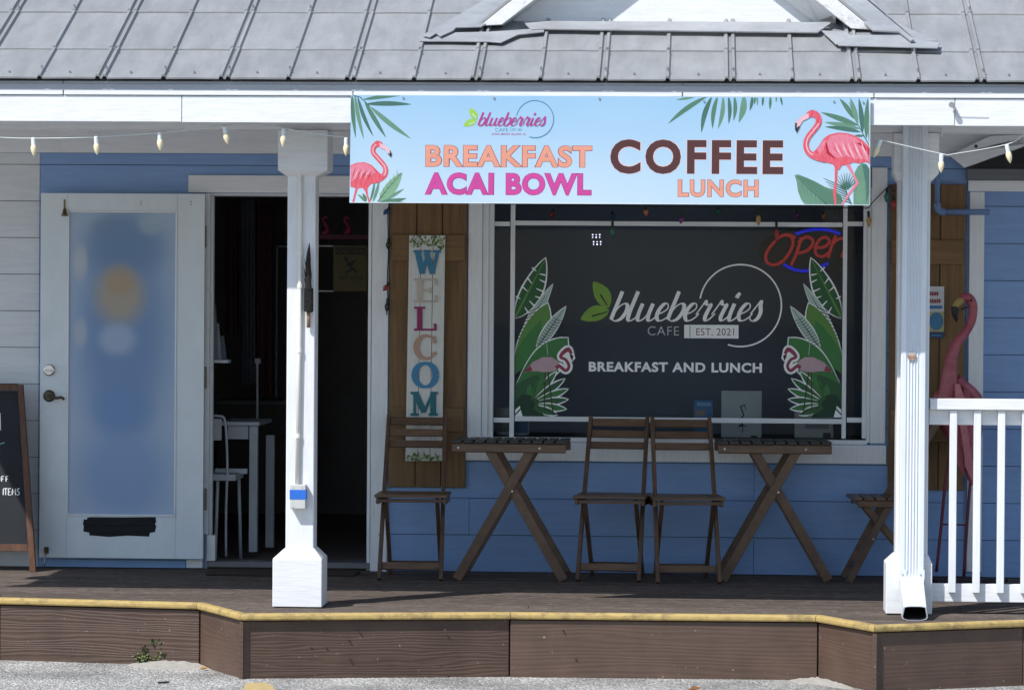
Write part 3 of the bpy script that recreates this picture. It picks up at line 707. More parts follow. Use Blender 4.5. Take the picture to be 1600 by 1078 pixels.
# lettering helpers ------------------------------------------------------------
def text(name, body, mat, parent, x0, y0, x1, y1, Y, off=0.0, space=1.0, lift=0.0, grow=0.0, shear=0.0, split=False):
    c = bpy.data.curves.new('t', 'FONT'); c.body = body; c.offset = off; c.space_character = space; c.resolution_u = 4; c.shear = shear
    o = bpy.data.objects.new('t', c); COL.objects.link(o); bpy.context.view_layer.update()
    me = bpy.data.meshes.new_from_object(o.evaluated_get(bpy.context.evaluated_depsgraph_get()))
    COL.objects.unlink(o); bpy.data.objects.remove(o)
    xs = [v.co.x for v in me.vertices]; ys = [v.co.y for v in me.vertices]; ax, bx, ay, by = min(xs), max(xs), min(ys), max(ys)
    my, mx_ = (y0 + y1) / 2, (x0 + x1) / 2
    X0, X1, Z0, Z1 = P(x0 - grow, my, Y).x, P(x1 + grow, my, Y).x, P(mx_, y1 + grow, Y).z, P(mx_, y0 - grow, Y).z
    bo = base_of(parent)
    for v in me.vertices:
        v.co = Vector((X0 + (v.co.x - ax) / (bx - ax) * (X1 - X0), Y - lift, Z0 + (v.co.y - ay) / (by - ay) * (Z1 - Z0))) - bo
    if split:                                     # every letter a piece of its own
        par = list(range(len(me.vertices)))
        def find(i):
            while par[i] != i: par[i] = par[par[i]]; i = par[i]
            return i
        for e_ in me.edges: par[find(e_.vertices[0])] = find(e_.vertices[1])
        isl = {}
        for p_ in me.polygons: isl.setdefault(find(p_.vertices[0]), []).append(list(p_.vertices))
        for fs_l in isl.values():
            mb_ = MB(); ids = sorted({i for f_ in fs_l for i in f_}); ix = {v_: k for k, v_ in enumerate(ids)}
            mb_.add([me.vertices[i].co + bo for i in ids], [[ix[i] for i in f_] for f_ in fs_l]); mb_.build(name, mat, parent)
        bpy.data.meshes.remove(me); return
    me.materials.append(mat); me.name = name
    ob = bpy.data.objects.new(name, me); COL.objects.link(ob); ob.parent = parent; return ob
GLY = {
 'b': ([[(.16,1.72),(.12,1.1),(.08,.5),(.06,.06)], [(.07,.3),(.22,.78),(.42,1.0),(.58,.9),(.62,.55),(.5,.14),(.28,-.02),(.08,.07)]], .70),
 'l': ([[(.16,1.72),(.11,1.0),(.08,.35),(.12,.05),(.25,0),(.40,.15),(.52,.42)]], .42),
 'u': ([[(.12,1.0),(.08,.4),(.12,.06),(.26,0),(.42,.2),(.54,.6)], [(.58,1.0),(.54,.4),(.58,.06),(.70,0),(.84,.15),(.96,.4)]], .84),
 'e': ([[(.02,.35),(.28,.48),(.46,.72),(.40,.98),(.24,.98),(.10,.66),(.08,.28),(.2,.02),(.38,.02),(.56,.2),(.66,.42)]], .56),
 'r': ([[(-.02,.35),(.12,.8),(.22,1.16),(.27,1.0),(.38,.93),(.50,.95),(.46,.6),(.42,.22),(.48,.02),(.6,.04),(.74,.25),(.82,.42)]], .70),
 'i': ([[(.14,1.0),(.10,.4),(.13,.05),(.25,0),(.40,.16),(.52,.42)], [(.24,1.62),(.17,1.48),(.16,1.33)]], .42),
 's': ([[(.02,.4),(.18,.85),(.30,1.16),(.34,.9),(.44,.5),(.40,.14),(.24,-.02),(.08,.06),(.06,.2)]], .56)}
def script(name, word, mat, parent, x0, x1, yb, xh, Y, wt, wn_, shear=.33, lift=0.0):
    tot = sum(GLY[c][1] for c in word) ; m = MB(); cx_ = 0; kx = (x1 - x0) / (tot + .25); ky = xh
    for ch in word:
        for st in GLY[ch][0]:
            q = crom([Vector((p_[0], p_[1])) for p_ in st], 8)
            pp = [(x0 + (cx_ + p_.x + shear * p_.y * ky / kx) * kx, yb - p_.y * ky) for p_ in q]
            ws = []
            for i in range(len(pp)):
                d = Vector(pp[min(i+1, len(pp)-1)]) - Vector(pp[max(i-1, 0)])
                dn = d.normalized() if d.length else Vector((1, 0))
                ws.append(wn_ + (wt - wn_) * max(0, dn.y) ** .8)          # downstrokes are thick
            ws = [(ws[max(0, i-1)] + ws[i] * 2 + ws[min(len(ws)-1, i+1)]) / 4 for i in range(len(ws))]
            ribbon(m, pp, ws, Y - lift)
        cx_ += GLY[ch][1]; lift += .00004
    return m.build(name, mat, parent)
def arc(cx_, cy_, r, a0, a1, n=40): return [(cx_ + r * math.cos(R(a0 + (a1 - a0) * i / n)), cy_ + r * math.sin(R(a0 + (a1 - a0) * i / n))) for i in range(n + 1)]

# window decals ------------------------------------------------------------------
dw_ = plain('white vinyl lettering', (.90, .92, .93), .5); dg = plain('green vinyl leaf', (.20, .36, .055), .5)
dark_v = plain('dark vinyl', (.02, .023, .028), .6); mag_v = plain('magenta vinyl', (.20, .03, .10), .5)
YD = GYW - .002
script('script_lettering', 'blueberries', dw_, window, 952, 1197, 501, 26.5, YD, 6.2, 2.0, lift=.0004)
m = MB(); ribbon(m, arc(1157, 477.5, 64, 190, 468), 2.4, YD); m.build('ring_line', dw_, window)
for q0, q1, w_, v in (((951, 481), (927, 440), 25, ((938, 460), (949, 478))), ((952, 485), (907, 499), 24, ((925, 494), (950, 487)))):
    flat('logo_leaf', dg, window, leafpts(*q0, *q1, w_, 2), YD); m = MB(); ribbon(m, [v[0], v[1]], [2.4, 1.4], YD - .0005); m.build('leaf_vein', dark_v, window)
text('lettering', 'CAFE', plain('thin white vinyl', (.5, .52, .55), .5), window, 1012, 510, 1061, 524, YD, -.008, 1.1)
flat('label_strip', dw_, window, [(1069, 507.5), (1154, 507.8), (1154, 529), (1069, 528.3)], YD)
m = MB(); ribbon(m, [(1078, 509), (1078, 527)], 1, YD - .0006); m.build('label_rule', mag_v, window)
text('lettering', 'EST. 2021', mag_v, window, 1088, 513, 1147, 524, YD, -.004, 1.05, lift=.0006)
text('letter', 'BREAKFAST AND LUNCH', dw_, window, 920, 566, 1190.5, 581.5, YD, .036, 1.10, split=True)
lg = [plain('vinyl leaf %s' % s, c, .5) for s, c in (('dark', (.03, .11, .045)), ('mid', (.05, .20, .055)), ('bright', (.11, .26, .06)), ('pale', (.42, .54, .50)), ('deep', (.014, .05, .027)))]
dpk = plain('pale pink vinyl', (.52, .36, .40), .5); drd = plain('rose vinyl', (.30, .05, .08), .5); dbr = plain('brown vinyl', (.06, .03, .03), .5)
def tropic(mirror):
    T = (lambda x: 2119.5 - x) if mirror else (lambda x: x)
    xmin = 804.5
    def pg(name, mat, pts, dy):
        pts = [(max(xmin, x), min(652, y)) for x, y in pts]; flat(name, mat, window, [(T(x), y) for x, y in pts], YD - dy * .4)
    def rib_(name, mat, pts, w, dy):
        m = MB(); ribbon(m, [(T(max(xmin, x)), min(652, y)) for x, y in pts], w, YD - dy * .4, 8e-6); m.build(name, mat, window)
    def leaf(a, b_, w, mat, bend=0, dy=.001, edge_w=5, fat=.45):
        d = Vector((b_[0]-a[0], b_[1]-a[1])).normalized() * edge_w * .5
        if edge_w: pg('leaf_outline', dw_, leafpts(a[0]-d.x*.4, a[1]-d.y*.4, b_[0]+d.x, b_[1]+d.y, w + edge_w, bend, fat=fat), dy - .0006)
        pg('leaf_print', mat, leafpts(*a, *b_, w, bend, fat=fat), dy)
    # tall slit leaf
    leaf((806, 497), (852, 404), 31, lg[0], 4, .0012); rib_('leaf_vein', lg[2], [(806, 494), (826, 455), (851, 407)], [4, 3, 1], .0016)
    for (a, b_) in (((838, 424), (831, 418)), ((831, 443), (824, 434)), ((824, 455), (815, 447)), ((813, 467), (806, 463)), ((843, 428), (852, 430)), ((843, 437), (853, 442)), ((838, 451), (850, 456)), ((836, 463), (845, 466)), ((827, 470), (835, 478)), ((820, 480), (826, 490))):
        rib_('leaf_slit', dw_, [a, b_], [1.2, 2.6], .0020)
    leaf((810, 552), (864, 444), 17, lg[3], -3, .0030, 3); rib_('leaf_vein', lg[4], [(812, 545), (835, 492), (852, 462)], [1.6, 1.4, .6], .0034)
    for k in range(9):
        t = k / 9; x, y_ = 813 + 26 * t, 530 - 50 * t; rib_('leaf_slit', lg[4], [(x - 9, y_ + 1), (x + 7, y_ - 5)], 1.3, .0036)
    leaf((800, 575), (856, 474), 40, lg[2], 6, .0042, 4, .55); leaf((800, 585), (846, 500), 26, lg[1], 2, .0048, 0)
    leaf((838, 545), (884, 479), 17, lg[3], 0, .0062, 3); rib_('leaf_vein', lg[4], [(838, 545), (862, 510), (880, 484)], [1.6, 1.2, .5], .0066)
    for k in range(11):
        t = k / 11; x, y_ = 843 + 30 * t, 538 - 42 * t; rib_('leaf_slit', lg[4], [(x - 6, y_ - 4), (x, y_), (x + 8, y_ + 2)], 1.0, .0068)
    leaf((800, 612), (887, 528), 48, lg[1], 4, .0074, 4, .6); leaf((805, 640), (870, 560), 40, lg[2], 0, .0080, 0); rib_('leaf_vein', lg[3], [(856, 555), (854, 536)], 1, .0084)
    leaf((800, 628), (858, 560), 30, lg[1], 0, .0086, 0); leaf((796, 655), (842, 585), 44, lg[0], 0, .0092, 0)
    # fan palm
    for k, (x, y_) in enumerate(((869, 581), (882, 592), (887, 608), (887, 624), (884, 639), (870, 648), (852, 584), (838, 590), (828, 600))):
        leaf((826, 632), (x, y_), 9.5, lg[0] if k % 2 else lg[1], 0, .0100 + .0014 * k, 4.5 if k < 6 else 0, .6)
    for k in range(12):
        a_ = R(-75 + k * 11); rib_('leaf_vein', lg[2], [(828 + 8 * math.cos(a_), 632 + 8 * math.sin(a_)), (828 + 40 * math.cos(a_), 632 + 40 * math.sin(a_))], [.6, .9], .0236)
    pg('leaf_print', lg[4], leafpts(806, 640, 842, 626, 36), .0230); pg('leaf_print', lg[4], [(814, 652), (824, 622), (842, 634), (852, 652)], .0232)
    pg('leaf_outline', dw_, [(805, 652), (805, 640), (812, 634), (817, 652)], .0240); rib_('leaf_vein', lg[4], [(805, 648), (816, 636)], 2, .0246)
    # flamingo
    nk = crom([(869, 575), (874, 572), (884, 579), (889, 572), (884, 562), (876, 558), (880, 551), (888, 546), (893, 553)], 5)
    rib_('bird_outline', dw_, nk, lerpw([14, 12, 12, 12, 12, 12, 13, 14, 9], len(nk)), .0250)
    pg('bird_outline', dw_, [(886, 542), (896, 548), (899, 560), (892, 567), (886, 560)], .0252)
    pg('bird_body', dpk, [(819, 581), (832, 566), (848, 558), (862, 558), (872, 564), (876, 572), (868, 579), (852, 582), (838, 580)], .0260)
    pg('bird_tail', drd, [(819, 580), (829, 571), (832, 579), (826, 581)], .0264)
    rib_('bird_neck', drd, nk, lerpw([7, 5, 5, 4.5, 4.5, 4.5, 6, 7, 4], len(nk)), .0262)
    pg('bird_beak', dbr, [(890, 552), (896, 556), (894, 564), (891, 558)], .0268)
    rib_('bird_leg', dbr, [(852, 581), (851, 610), (851, 642)], 1.5, .0262); rib_('bird_leg', dbr, [(856, 581), (860, 612), (864, 644), (873, 648)], 1.7, .0264)
tropic(False); tropic(True)

# things in the window --------------------------------------------------------------
YI = .20
neon_r = emit('red neon tube', (1.0, .08, .07), .14, (.25, .03, .03)); neon_b = emit('blue neon tube', (.02, .03, 1.0), .34, (.02, .02, .3))
op = empty('open_sign', P(1262, 392, YI), 'glowing neon open sign with red letters and blue arcs in window', 'neon sign')
def ell(cx_, cy_, rx, ry, n=28): return [(cx_ + rx * math.cos(2 * math.pi * i / n), cy_ + ry * math.sin(2 * math.pi * i / n)) for i in range(n)]
flat('back_plate', mk('smoked acrylic plate', (.022, .025, .03), None, 4, rough=.3), op, ell(1263, 392, 78, 36), YI + .03, .006)
for pts in ([(1243,372),(1232,367),(1219,370),(1206,383),(1197,397),(1198,409),(1208,414),(1222,409),(1234,394),(1239,380),(1236,370),(1226,367)],
            [(1252,371),(1246,392),(1236,415)], [(1247,380),(1258,371),(1268,373),(1270,381),(1262,391),(1252,395),(1243,396)],
            [(1275,387),(1288,386),(1296,378),(1291,371),(1281,374),(1274,387),(1276,398),(1286,401),(1297,393)], [(1306,368),(1300,383),(1294,403)], [(1300,383),(1308,375),(1317,372)], [(1317,372),(1322,382),(1315,402)]):
    MB().tube([P(x, y_, YI) for x, y_ in crom([Vector(p_) for p_ in pts], 4)], .0085, 8).build('neon_letter', neon_r, op, smooth=True)
for pts in ([(1243,366),(1262,360),(1282,358.5),(1300,361),(1313,366)], [(1224,413),(1240,421),(1258,423.5),(1278,420),(1294,411)]):
    MB().tube([P(x, y_, YI) for x, y_ in crom([Vector(p_) for p_ in pts], 4)], .0085, 8).build('neon_arc', neon_b, op, smooth=True)
led = empty('led_reflection', P(932, 375, .5), 'cluster of tiny glowing dots standing in for a lamp reflection in the window', 'reflection')  # glowing dots added to imitate lamps reflected in the glass
ledm = emit('led reflection dot', (.7, .75, 1.0), 3.0); m = MB()
for k in range(12):
    q = P(926 + (k % 3) * 5.5 + (1.5 if k > 5 else 0), (367, 371, 378, 382)[k // 3], .5); m.tube([q, q + Vector((0, .004, 0))], .0032 if k % 2 else .0042, 6)
m.build('reflection_dot', ledm, led)
YS = .30
pbox('window_shelf', mk('window shelf', (.05, .045, .04), None, 3), B, 764, 684, 1356, 692, .122, .60)
cardw = plain('white card stock', (.40, .44, .44), .6); cw2 = plain('white plastic tub', (.42, .45, .46), .5); ink = plain('printed ink', (.04, .045, .05), .6)
cb_ = plain('blue card', (.05, .17, .36), .5)
cd_ = empty('picture_card', P(1159, 684, YS), 'white card with small flamingo drawing standing in window', 'card')
pbox('card_sheet', cardw, cd_, 1127, 610.5, 1190, 684, YS, .012, .001)
m = MB(); ribbon(m, [(1160, 664), (1157, 656), (1162, 648), (1159, 640), (1157, 636), (1163, 632), (1166, 640)], [3, 3, 2, 2, 2.5, 2, 1], YS - .002); ribbon(m, [(1160, 665), (1160, 676)], 1.2, YS - .003); ribbon(m, [(1154, 665), (1166, 665)], [4, 1], YS - .004); ribbon(m, [(1173, 682), (1183, 682)], 3, YS - .002); m.build('flamingo_drawing', ink, cd_)
bc_ = empty('blue_card', P(1099, 652, YS), 'small blue card with picture standing in window near chairs', 'card')
pbox('card_sheet', cb_, bc_, 1084, 625, 1113.5, 684, YS, .01, .001)
pbox('card_picture', plain('card photo print', (.22, .20, .17), .5), bc_, 1086, 640, 1103, 650, YS - .002, .001); pbox('card_picture', plain('card light print', (.2, .34, .5), .5), bc_, 1089, 629, 1111, 634, YS - .002, .001)
def tub(px0, py0, px1, py1, label, lab):
    t_ = empty('tub', P((px0 + px1) / 2, py1, .36), label, 'tub', 'tubs on the window shelf'); q = P((px0 + px1) / 2, py1, .36); r = (PX(px1, .36) - PX(px0, .36)) / 2; h = PZ(py0, .36) - PZ(py1, .36)
    MB().tube([q, q + Vector((0, 0, h * .9)), q + Vector((0, 0, h * .9)), q + Vector((0, 0, h))], [r * .92, r, r * 1.04, r * 1.04], 20).build('tub_body', cw2, t_)
    if lab:
        pp = []; n_ = 8
        m = MB(); r2 = r * 1.01; vs = []
        for i in range(n_ + 1):
            a_ = R(-50 + 100 * i / n_ - 90); vs += [q + Vector((r2 * math.cos(a_), r2 * math.sin(a_), h * .22)), q + Vector((r2 * math.cos(a_), r2 * math.sin(a_), h * .72))]
        m.add(vs, [[2*i, 2*i+2, 2*i+3, 2*i+1] for i in range(n_)]); m.build('tub_label', lab, t_)
tub(774, 637, 798, 684, 'white tub with brown label at the left window edge', plain('tub label', (.10, .13, .14), .5))
tub(801, 648, 828, 684, 'white tub with blue label beside the lower left muntin', plain('tub label blue', (.04, .13, .26), .5))
px_ = empty('paper_box', P(1270, 684, YS), 'pale printed box behind the glass below the right leaf decal', 'box')
pbox('box_body', cw2, px_, 1242, 640, 1302, 684, YS, .12, .002); pbox('box_print', plain('box print', (.22, .25, .29), .6), px_, 1258, 661, 1295, 670, YS - .002, .001); pbox('box_print', ink, px_, 1286, 676, 1298, 684, YS - .002, .001)

# shutters --------------------------------------------------------------------------------
def shutter(px0, px1, py0, py1, seams, battens):
    YS_ = -.045
    xs = [px0] + seams + [px1]; root = MB(); zt, zb = PZ(py0, YS_, px0), PZ(py1, YS_, (px0 + px1) / 2)
    root.box(PX(px0, YS_) + .01, PX(px1, YS_) - .01, -.02, -.014, zb + .01, zt - .01); sh = root.build('shutter', black, B)
    for a_, b_ in zip(xs[:-1], xs[1:]):
        box('shutter_board', cedar, sh, PX(a_, YS_) + .002, PX(b_, YS_) - .002, YS_ + random.uniform(0, .002), -.02, zb + random.uniform(0, .004), zt, .003)
    for b0, b1 in battens:
        box('batten', cedar_h, sh, PX(px0, YS_) + .012, PX(px1, YS_) - .012, YS_ - .019, YS_ - .0005, PZ(b1, YS_, px0 + 60), PZ(b0, YS_, px0 + 60), .002)
shutter(608, 729, 282, 762, [650, 690], [(367, 408), (637, 674)])
shutter(1388.5, 1507, 288, 766, [1429, 1467.5], [(375, 413), (640, 690)])
# right-hand blocked-up opening: casing, header, corner pieces
pbox('opening_casing', white_v, B, 1513, 300, 1536, 893, -.035, .022, .002)
pbox('opening_casing', white_h, B, 1513, 282.5, 1720, 299.7, -.035, .022, .002)
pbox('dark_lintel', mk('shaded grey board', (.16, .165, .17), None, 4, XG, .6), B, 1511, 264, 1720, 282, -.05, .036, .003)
flat('porch_brace', white_h, B, [(1546, 213), (1720, 206), (1720, 190), (1720, 186), (1507, 262.5), (1484, 243.5)], -.10, .045)
flat('recess_shade_panel', black, B, [(1508, 263), (1720, 188), (1720, 263)], -.056, .03)  # black panel stands in for the darkness of a recess
q = P(1525, 229, -.10); MB().tube([q + Vector((0, .002, 0)), q + Vector((0, -.006, 0))], .009, 10).build('bolt', black, B)
# PVC pipe on the wall
pp = MB().tube([P(1464.5, 250, -.11), P(1464.5, 318, -.11)], .0165, 12).build('wall_pipe', blue_trim, B, smooth=True)
MB().tube(crom([P(1464.5, 317, -.11), P(1465, 326, -.11), P(1470, 331, -.11), P(1477, 331.5, -.11)], 5), .021, 12).build('pipe_elbow', blue_trim, pp, smooth=True)
MB().tube([P(1476, 331.5, -.11), P(1546, 331.5, -.11)], .0165, 12).build('pipe_run', blue_trim, pp, smooth=True)
pbox('pipe_board', blue_trim, B, 1508.5, 285, 1512.7, 895, -.02, .018)

# banner ------------------------------------------------------------------------------------
def banner_mat():
    m, nt, p = nodes('printed sky banner vinyl'); N, L = nt.nodes.new, nt.links.new
    tc = N('ShaderNodeTexCoord'); no = N('ShaderNodeTexNoise'); no.inputs['Scale'].default_value = 1.1; no.inputs['Detail'].default_value = 2; L(tc.outputs['Object'], no.inputs[0])
    sp = N('ShaderNodeSeparateXYZ'); L(tc.outputs['Object'], sp.inputs[0]); mr = N('ShaderNodeMapRange'); mr.inputs[1].default_value = -.26; mr.inputs[2].default_value = .28; mr.inputs[3].default_value = .75; mr.inputs[4].default_value = 0
    L(sp.outputs['Z'], mr.inputs[0]); ad = N('ShaderNodeMath'); ad.operation = 'ADD'; L(mr.outputs[0], ad.inputs[0])
    ms = N('ShaderNodeMath'); ms.operation = 'MULTIPLY_ADD'; ms.inputs[1].default_value = .9; ms.inputs[2].default_value = -.35; L(no.outputs['Fac'], ms.inputs[0]); L(ms.outputs[0], ad.inputs[1])
    rp = N('ShaderNodeValToRGB'); rp.color_ramp.elements[0].color = (.28, .475, .66, 1); rp.color_ramp.elements[1].color = (.49, .61, .70, 1); L(ad.outputs[0], rp.inputs[0])
    L(rp.outputs[0], p.inputs['Base Color']); p.inputs['Roughness'].default_value = .45; p.inputs['Specular IOR Level'].default_value = .3; return m
BY = FY - .020
bq = [P(548.5, 149, BY), P(1360, 153, BY), P(1359, 321, BY), P(546, 317, BY)]
ban = empty('banner_sign', P(953, 235, BY), 'long light blue hanging banner with flamingos and breakfast coffee lettering', 'banner')
MB().prism(bq, (0, .004, 0)).build('banner_sheet', banner_mat(), ban)
bw = plain('banner white edge', (.62, .70, .76), .5)
m = MB(); ribbon(m, [(546, 316.2), (1359, 320.2)], 1.6, BY - .0006); ribbon(m, [(1359.3, 153), (1358.4, 321)], 1.4, BY - .0007); m.build('banner_hem', bw, ban)
for px, py in ((630, 153), (772, 153.5), (936.5, 154.5), (1100, 158.5), (1303, 159), (1349, 160.5)):
    q = P(px, py, BY - .001); MB().tube([q, q + Vector((0, -.004, 0))], .005, 8).build('grommet', steel, ban)
salmon = plain('salmon print', (.70, .30, .21), .5); dkred = plain('dark red print', (.30, .055, .06), .5); magp = plain('magenta print', (.55, .06, .29), .5)
brown = plain('brown print', (.085, .032, .032), .5); pinkhalo = plain('pale pink print', (.74, .55, .55), .5); purp = plain('purple outline print', (.26, .03, .17), .5)
magl = plain('logo magenta print', (.42, .05, .25), .5); teal = plain('logo teal print', (.07, .22, .36), .5); lgreen = plain('logo green print', (.30, .55, .08), .5); lgd = plain('logo pale green print', (.6, .75, .35), .5)
def outlined(body, fill, line, x0, y0, x1, y1, off, go, sp):
    text('letter_outline', body, line, ban, x0, y0, x1, y1, BY, off + go, sp, lift=.0003, grow=.55, split=True)
    text('letter', body, fill, ban, x0, y0, x1, y1, BY, off, sp, lift=.0006, split=True)
outlined('BREAKFAST', salmon, dkred, 665, 227.5, 925, 261.5, .032, .020, 1.10)
outlined('ACAI BOWL', magp, purp, 664, 270.5, 924, 305, .040, .018, 1.10)
outlined('COFFEE', brown, pinkhalo, 953.5, 218.5, 1224, 272.5, .036, .016, 1.18)
outlined('LUNCH', salmon, dkred, 1059.5, 281, 1185, 308, .030, .022, 1.12)
script('script_lettering', 'blueberries', magl, ban, 746, 855, 196.5, 12.0, BY - .0008, 3.0, 1.2, lift=.0006)
m = MB(); ribbon(m, arc(836, 186.5, 29, 190, 468), 1.3, BY - .0006); m.build('ring_line', teal, ban)
for q0, q1, w_, v in (((745, 187), (733, 170), 11, ((738, 178), (744, 185))), ((745, 189), (724, 197), 11, ((733, 194.5), (743, 191)))):
    flat('logo_leaf', lgreen, ban, leafpts(*q0, *q1, w_, 1), BY - .0008); m = MB(); ribbon(m, [v[0], v[1]], [1.4, .8], BY - .0014); m.build('leaf_vein', bw, ban)
text('lettering', 'CAFE', teal, ban, 774, 200.5, 794, 206, BY, -.006, 1.1, lift=.0006)
m = MB(); ribbon(m, [(798, 199.5), (798, 206)], .6, BY - .0008); m.build('label_rule', teal, ban)
text('lettering', 'EST. 2021', teal, ban, 800.5, 201.3, 816, 204.8, BY, .0, 1.05, lift=.0006)
text('lettering', 'ANNA MARIA ISLAND, FL', magl, ban, 768, 208.3, 822, 212, BY, .008, 1.1, lift=.0006)
pg_ = [plain('palm print %d' % i, c, .5) for i, c in enumerate(((.085, .19, .13), (.13, .26, .18), (.06, .15, .12), (.20, .36, .22), (.05, .115, .08)))]
fl_r = mk('flamingo red print', (.58, .045, .075), (.68, .15, .19), 9, (10, 10, 3), .5, lo=.3, hi=.7); fl_p = mk('flamingo pink print', (.70, .26, .34), (.60, .10, .16), 12, (14, 14, 4), .5, lo=.3, hi=.75)
fl_l = plain('flamingo light print', (.76, .45, .50), .5); fl_d = plain('flamingo deep red print', (.40, .015, .035), .5); blk = plain('ink black print', (.03, .03, .035), .5)
cov = lambda ox, oy, s: (lambda pts: [(ox + x / s, oy + y / s) for x, y in pts])
def bclip(pts):                                   # keep print inside the banner
    o = []
    for x, y in pts:
        x = min(max(x, 547.5), 1358.6); top = 149.6 + (x - 548) * .0049; bot = 316.0 + (x - 546) * .0049
        o.append((x, min(max(y, top), bot)))
    return o
def bpoly(name, mat, pts, dy): flat(name, mat, ban, bclip(pts), BY - dy * .35)
def brib(name, mat, pts, w, dy): m = MB(); ribbon(m, bclip(pts), w, BY - dy * .35, 4e-6); m.build(name, mat, ban)
# palm, top left
c1 = cov(540, 140, 5.675)
for k, (a_, b_, w_, bn) in enumerate((((60, 45), (90, 435), 34, 6), ((80, 40), (163, 445), 34, 8), ((105, 60), (248, 420), 34, 14), ((165, 100), (360, 430), 40, 4), ((215, 150), (580, 438), 44, 10), ((180, 130), (585, 133), 42, -6), ((150, 92), (520, 48), 34, -6), ((100, 50), (290, 42), 22, -4), ((52, 60), (58, 300), 14, 2))):
    bpoly('palm_print', pg_[k % 3], c1(leafpts(*a_, *b_, w_, bn)), .0008 + .00008 * k)
brib('palm_print', pg_[4], c1([(70, 20), (130, 70), (215, 150)]), [1.6, 1.4, 1], .0018)
# flamingo, left
for k, (a_, b_, w_) in enumerate((((300, 990), (500, 735), 100), ((180, 1000), (150, 920), 30), ((240, 1000), (300, 800), 28), ((215, 1000), (260, 800), 22), ((290, 1000), (520, 880), 34), ((300, 1000), (540, 965), 40), ((330, 1005), (545, 1005), 40), ((170, 995), (105, 930), 22))):
    bpoly('foliage_print', (pg_[3], pg_[0], pg_[1], pg_[0], pg_[1], pg_[0], pg_[1], pg_[1])[k], c1(leafpts(*a_, *b_, w_, 6)), (.0020, .0010, .0012, .0014, .0015, .0022, .0024, .0011)[k])
brib('foliage_print', pg_[4], c1([(285, 995), (380, 870), (495, 745)]), [1.4, 1.0, .6], .0028)
for k in range(6):
    x0_, y0_ = 310 + 30 * k, 960 - 40 * k; brib('foliage_print', pg_[0], c1([(x0_, y0_), (x0_ - 6, y0_ - 50)]), [.8, .3], .0027); brib('foliage_print', pg_[0], c1([(x0_, y0_), (x0_ + 44, y0_ - 12)]), [.8, .3], .00275)
bpoly('flamingo_body', fl_r, c1([(40, 672), (100, 650), (170, 645), (230, 670), (290, 730), (330, 765), (300, 805), (230, 835), (205, 860), (190, 892), (168, 900), (150, 872), (100, 878), (40, 862)]), .0030)
bpoly('flamingo_wing', fl_p, c1([(40, 680), (110, 656), (180, 655), (235, 690), (270, 740), (210, 760), (150, 740), (90, 790), (40, 820)]), .0036)
for k in range(7): brib('flamingo_feather', fl_l if k % 2 else fl_d, c1([(90 + 24 * k, 700 + 4 * k), (70 + 24 * k, 750), (52 + 24 * k, 800)]), [.3, 1.5, .2], .0040 + .0001 * k)
nk = crom([Vector(p_) for p_ in c1([(320, 495), (285, 483), (250, 510), (246, 560), (300, 625), (350, 690), (345, 755), (280, 800), (210, 800)])], 6)
brib('flamingo_neck', fl_r, [tuple(p_) for p_ in nk], lerpw([7, 10, 8, 7.5, 7.5, 7.5, 8.5, 10, 12], len(nk)), .0044)
brib('flamingo_highlight', fl_l, [tuple(p_) for p_ in nk[8:38]], [1.6] * 30, .0058)
bpoly('flamingo_beak', fl_l, c1([(300, 475), (355, 498), (395, 540), (412, 580), (402, 604), (380, 565), (345, 530), (305, 520)]), .0062)
bpoly('beak_tip', blk, c1([(392, 534), (412, 575), (402, 604), (372, 568), (392, 570)]), .0066)
for q in ([(100, 870), (84, 930), (66, 1000)], [(180, 880), (192, 940), (212, 1000)]): brib('flamingo_leg', fl_r, c1(q), [4, 2.6, 3], .0031)
# palm, top right of centre
c3 = cov(1030, 140, 8.0)
for k, (a_, b_, w_, bn) in enumerate((((600, 85), (108, 432), 60, 22), ((470, 80), (210, 132), 34, -6), ((660, 85), (528, 545), 62, 26), ((730, 85), (667, 495), 56, 20), ((800, 85), (735, 495), 54, -22), ((865, 85), (868, 435), 48, -16), ((940, 85), (930, 395), 48, -16), ((1060, 70), (995, 415), 80, -22), ((1165, 80), (1132, 268), 40, -8), ((1200, 85), (1190, 190), 26, 0), ((1225, 85), (1228, 205), 22, 0), ((1300, 85), (1290, 212), 28, 0), ((1392, 85), (1384, 255), 34, 0), ((1465, 85), (1462, 160), 20, 0), ((1515, 85), (1540, 205), 24, 0))):
    bpoly('palm_print', pg_[k % 3], c3(leafpts(*a_, *b_, w_, bn)), .0008 + .00008 * k)
# right flamingo group
c2 = cov(1220, 150, 5.987)
brib('palm_print', pg_[4], c2([(830, 470), (760, 340), (700, 230), (640, 60)]), [1.6, 1.4, 1.1, .8], .0012)
for k, (a_, b_, w_, bn) in enumerate((((730, 280), (375, 155), 50, 4), ((745, 310), (410, 247), 44, 4), ((750, 340), (410, 290), 40, 8), ((690, 220), (550, 25), 46, 6), ((720, 270), (650, 20), 46, 4), ((765, 350), (730, 20), 46, 6), ((800, 400), (815, 20), 46, -6), ((828, 440), (838, 120), 30, -2), ((780, 375), (690, 372), 22, 0))):
    bpoly('palm_print', pg_[k % 3], c2(leafpts(*a_, *b_, w_, bn)), .0014 + .0001 * k)
bpoly('foliage_print', pg_[1], c2([(128, 742), (165, 735), (240, 765), (320, 800), (410, 850), (500, 880), (560, 930), (590, 1020), (225, 1020), (190, 970), (160, 890), (148, 800)]), .0026)
bpoly('foliage_print', pg_[0], c2([(150, 748), (240, 768), (330, 812), (420, 860), (510, 900), (570, 960), (590, 1020), (440, 1020), (300, 880)]), .0030)
brib('foliage_print', pg_[4], c2([(150, 755), (280, 880), (430, 1018)]), [1.0, 1.4, 1.8], .0034)
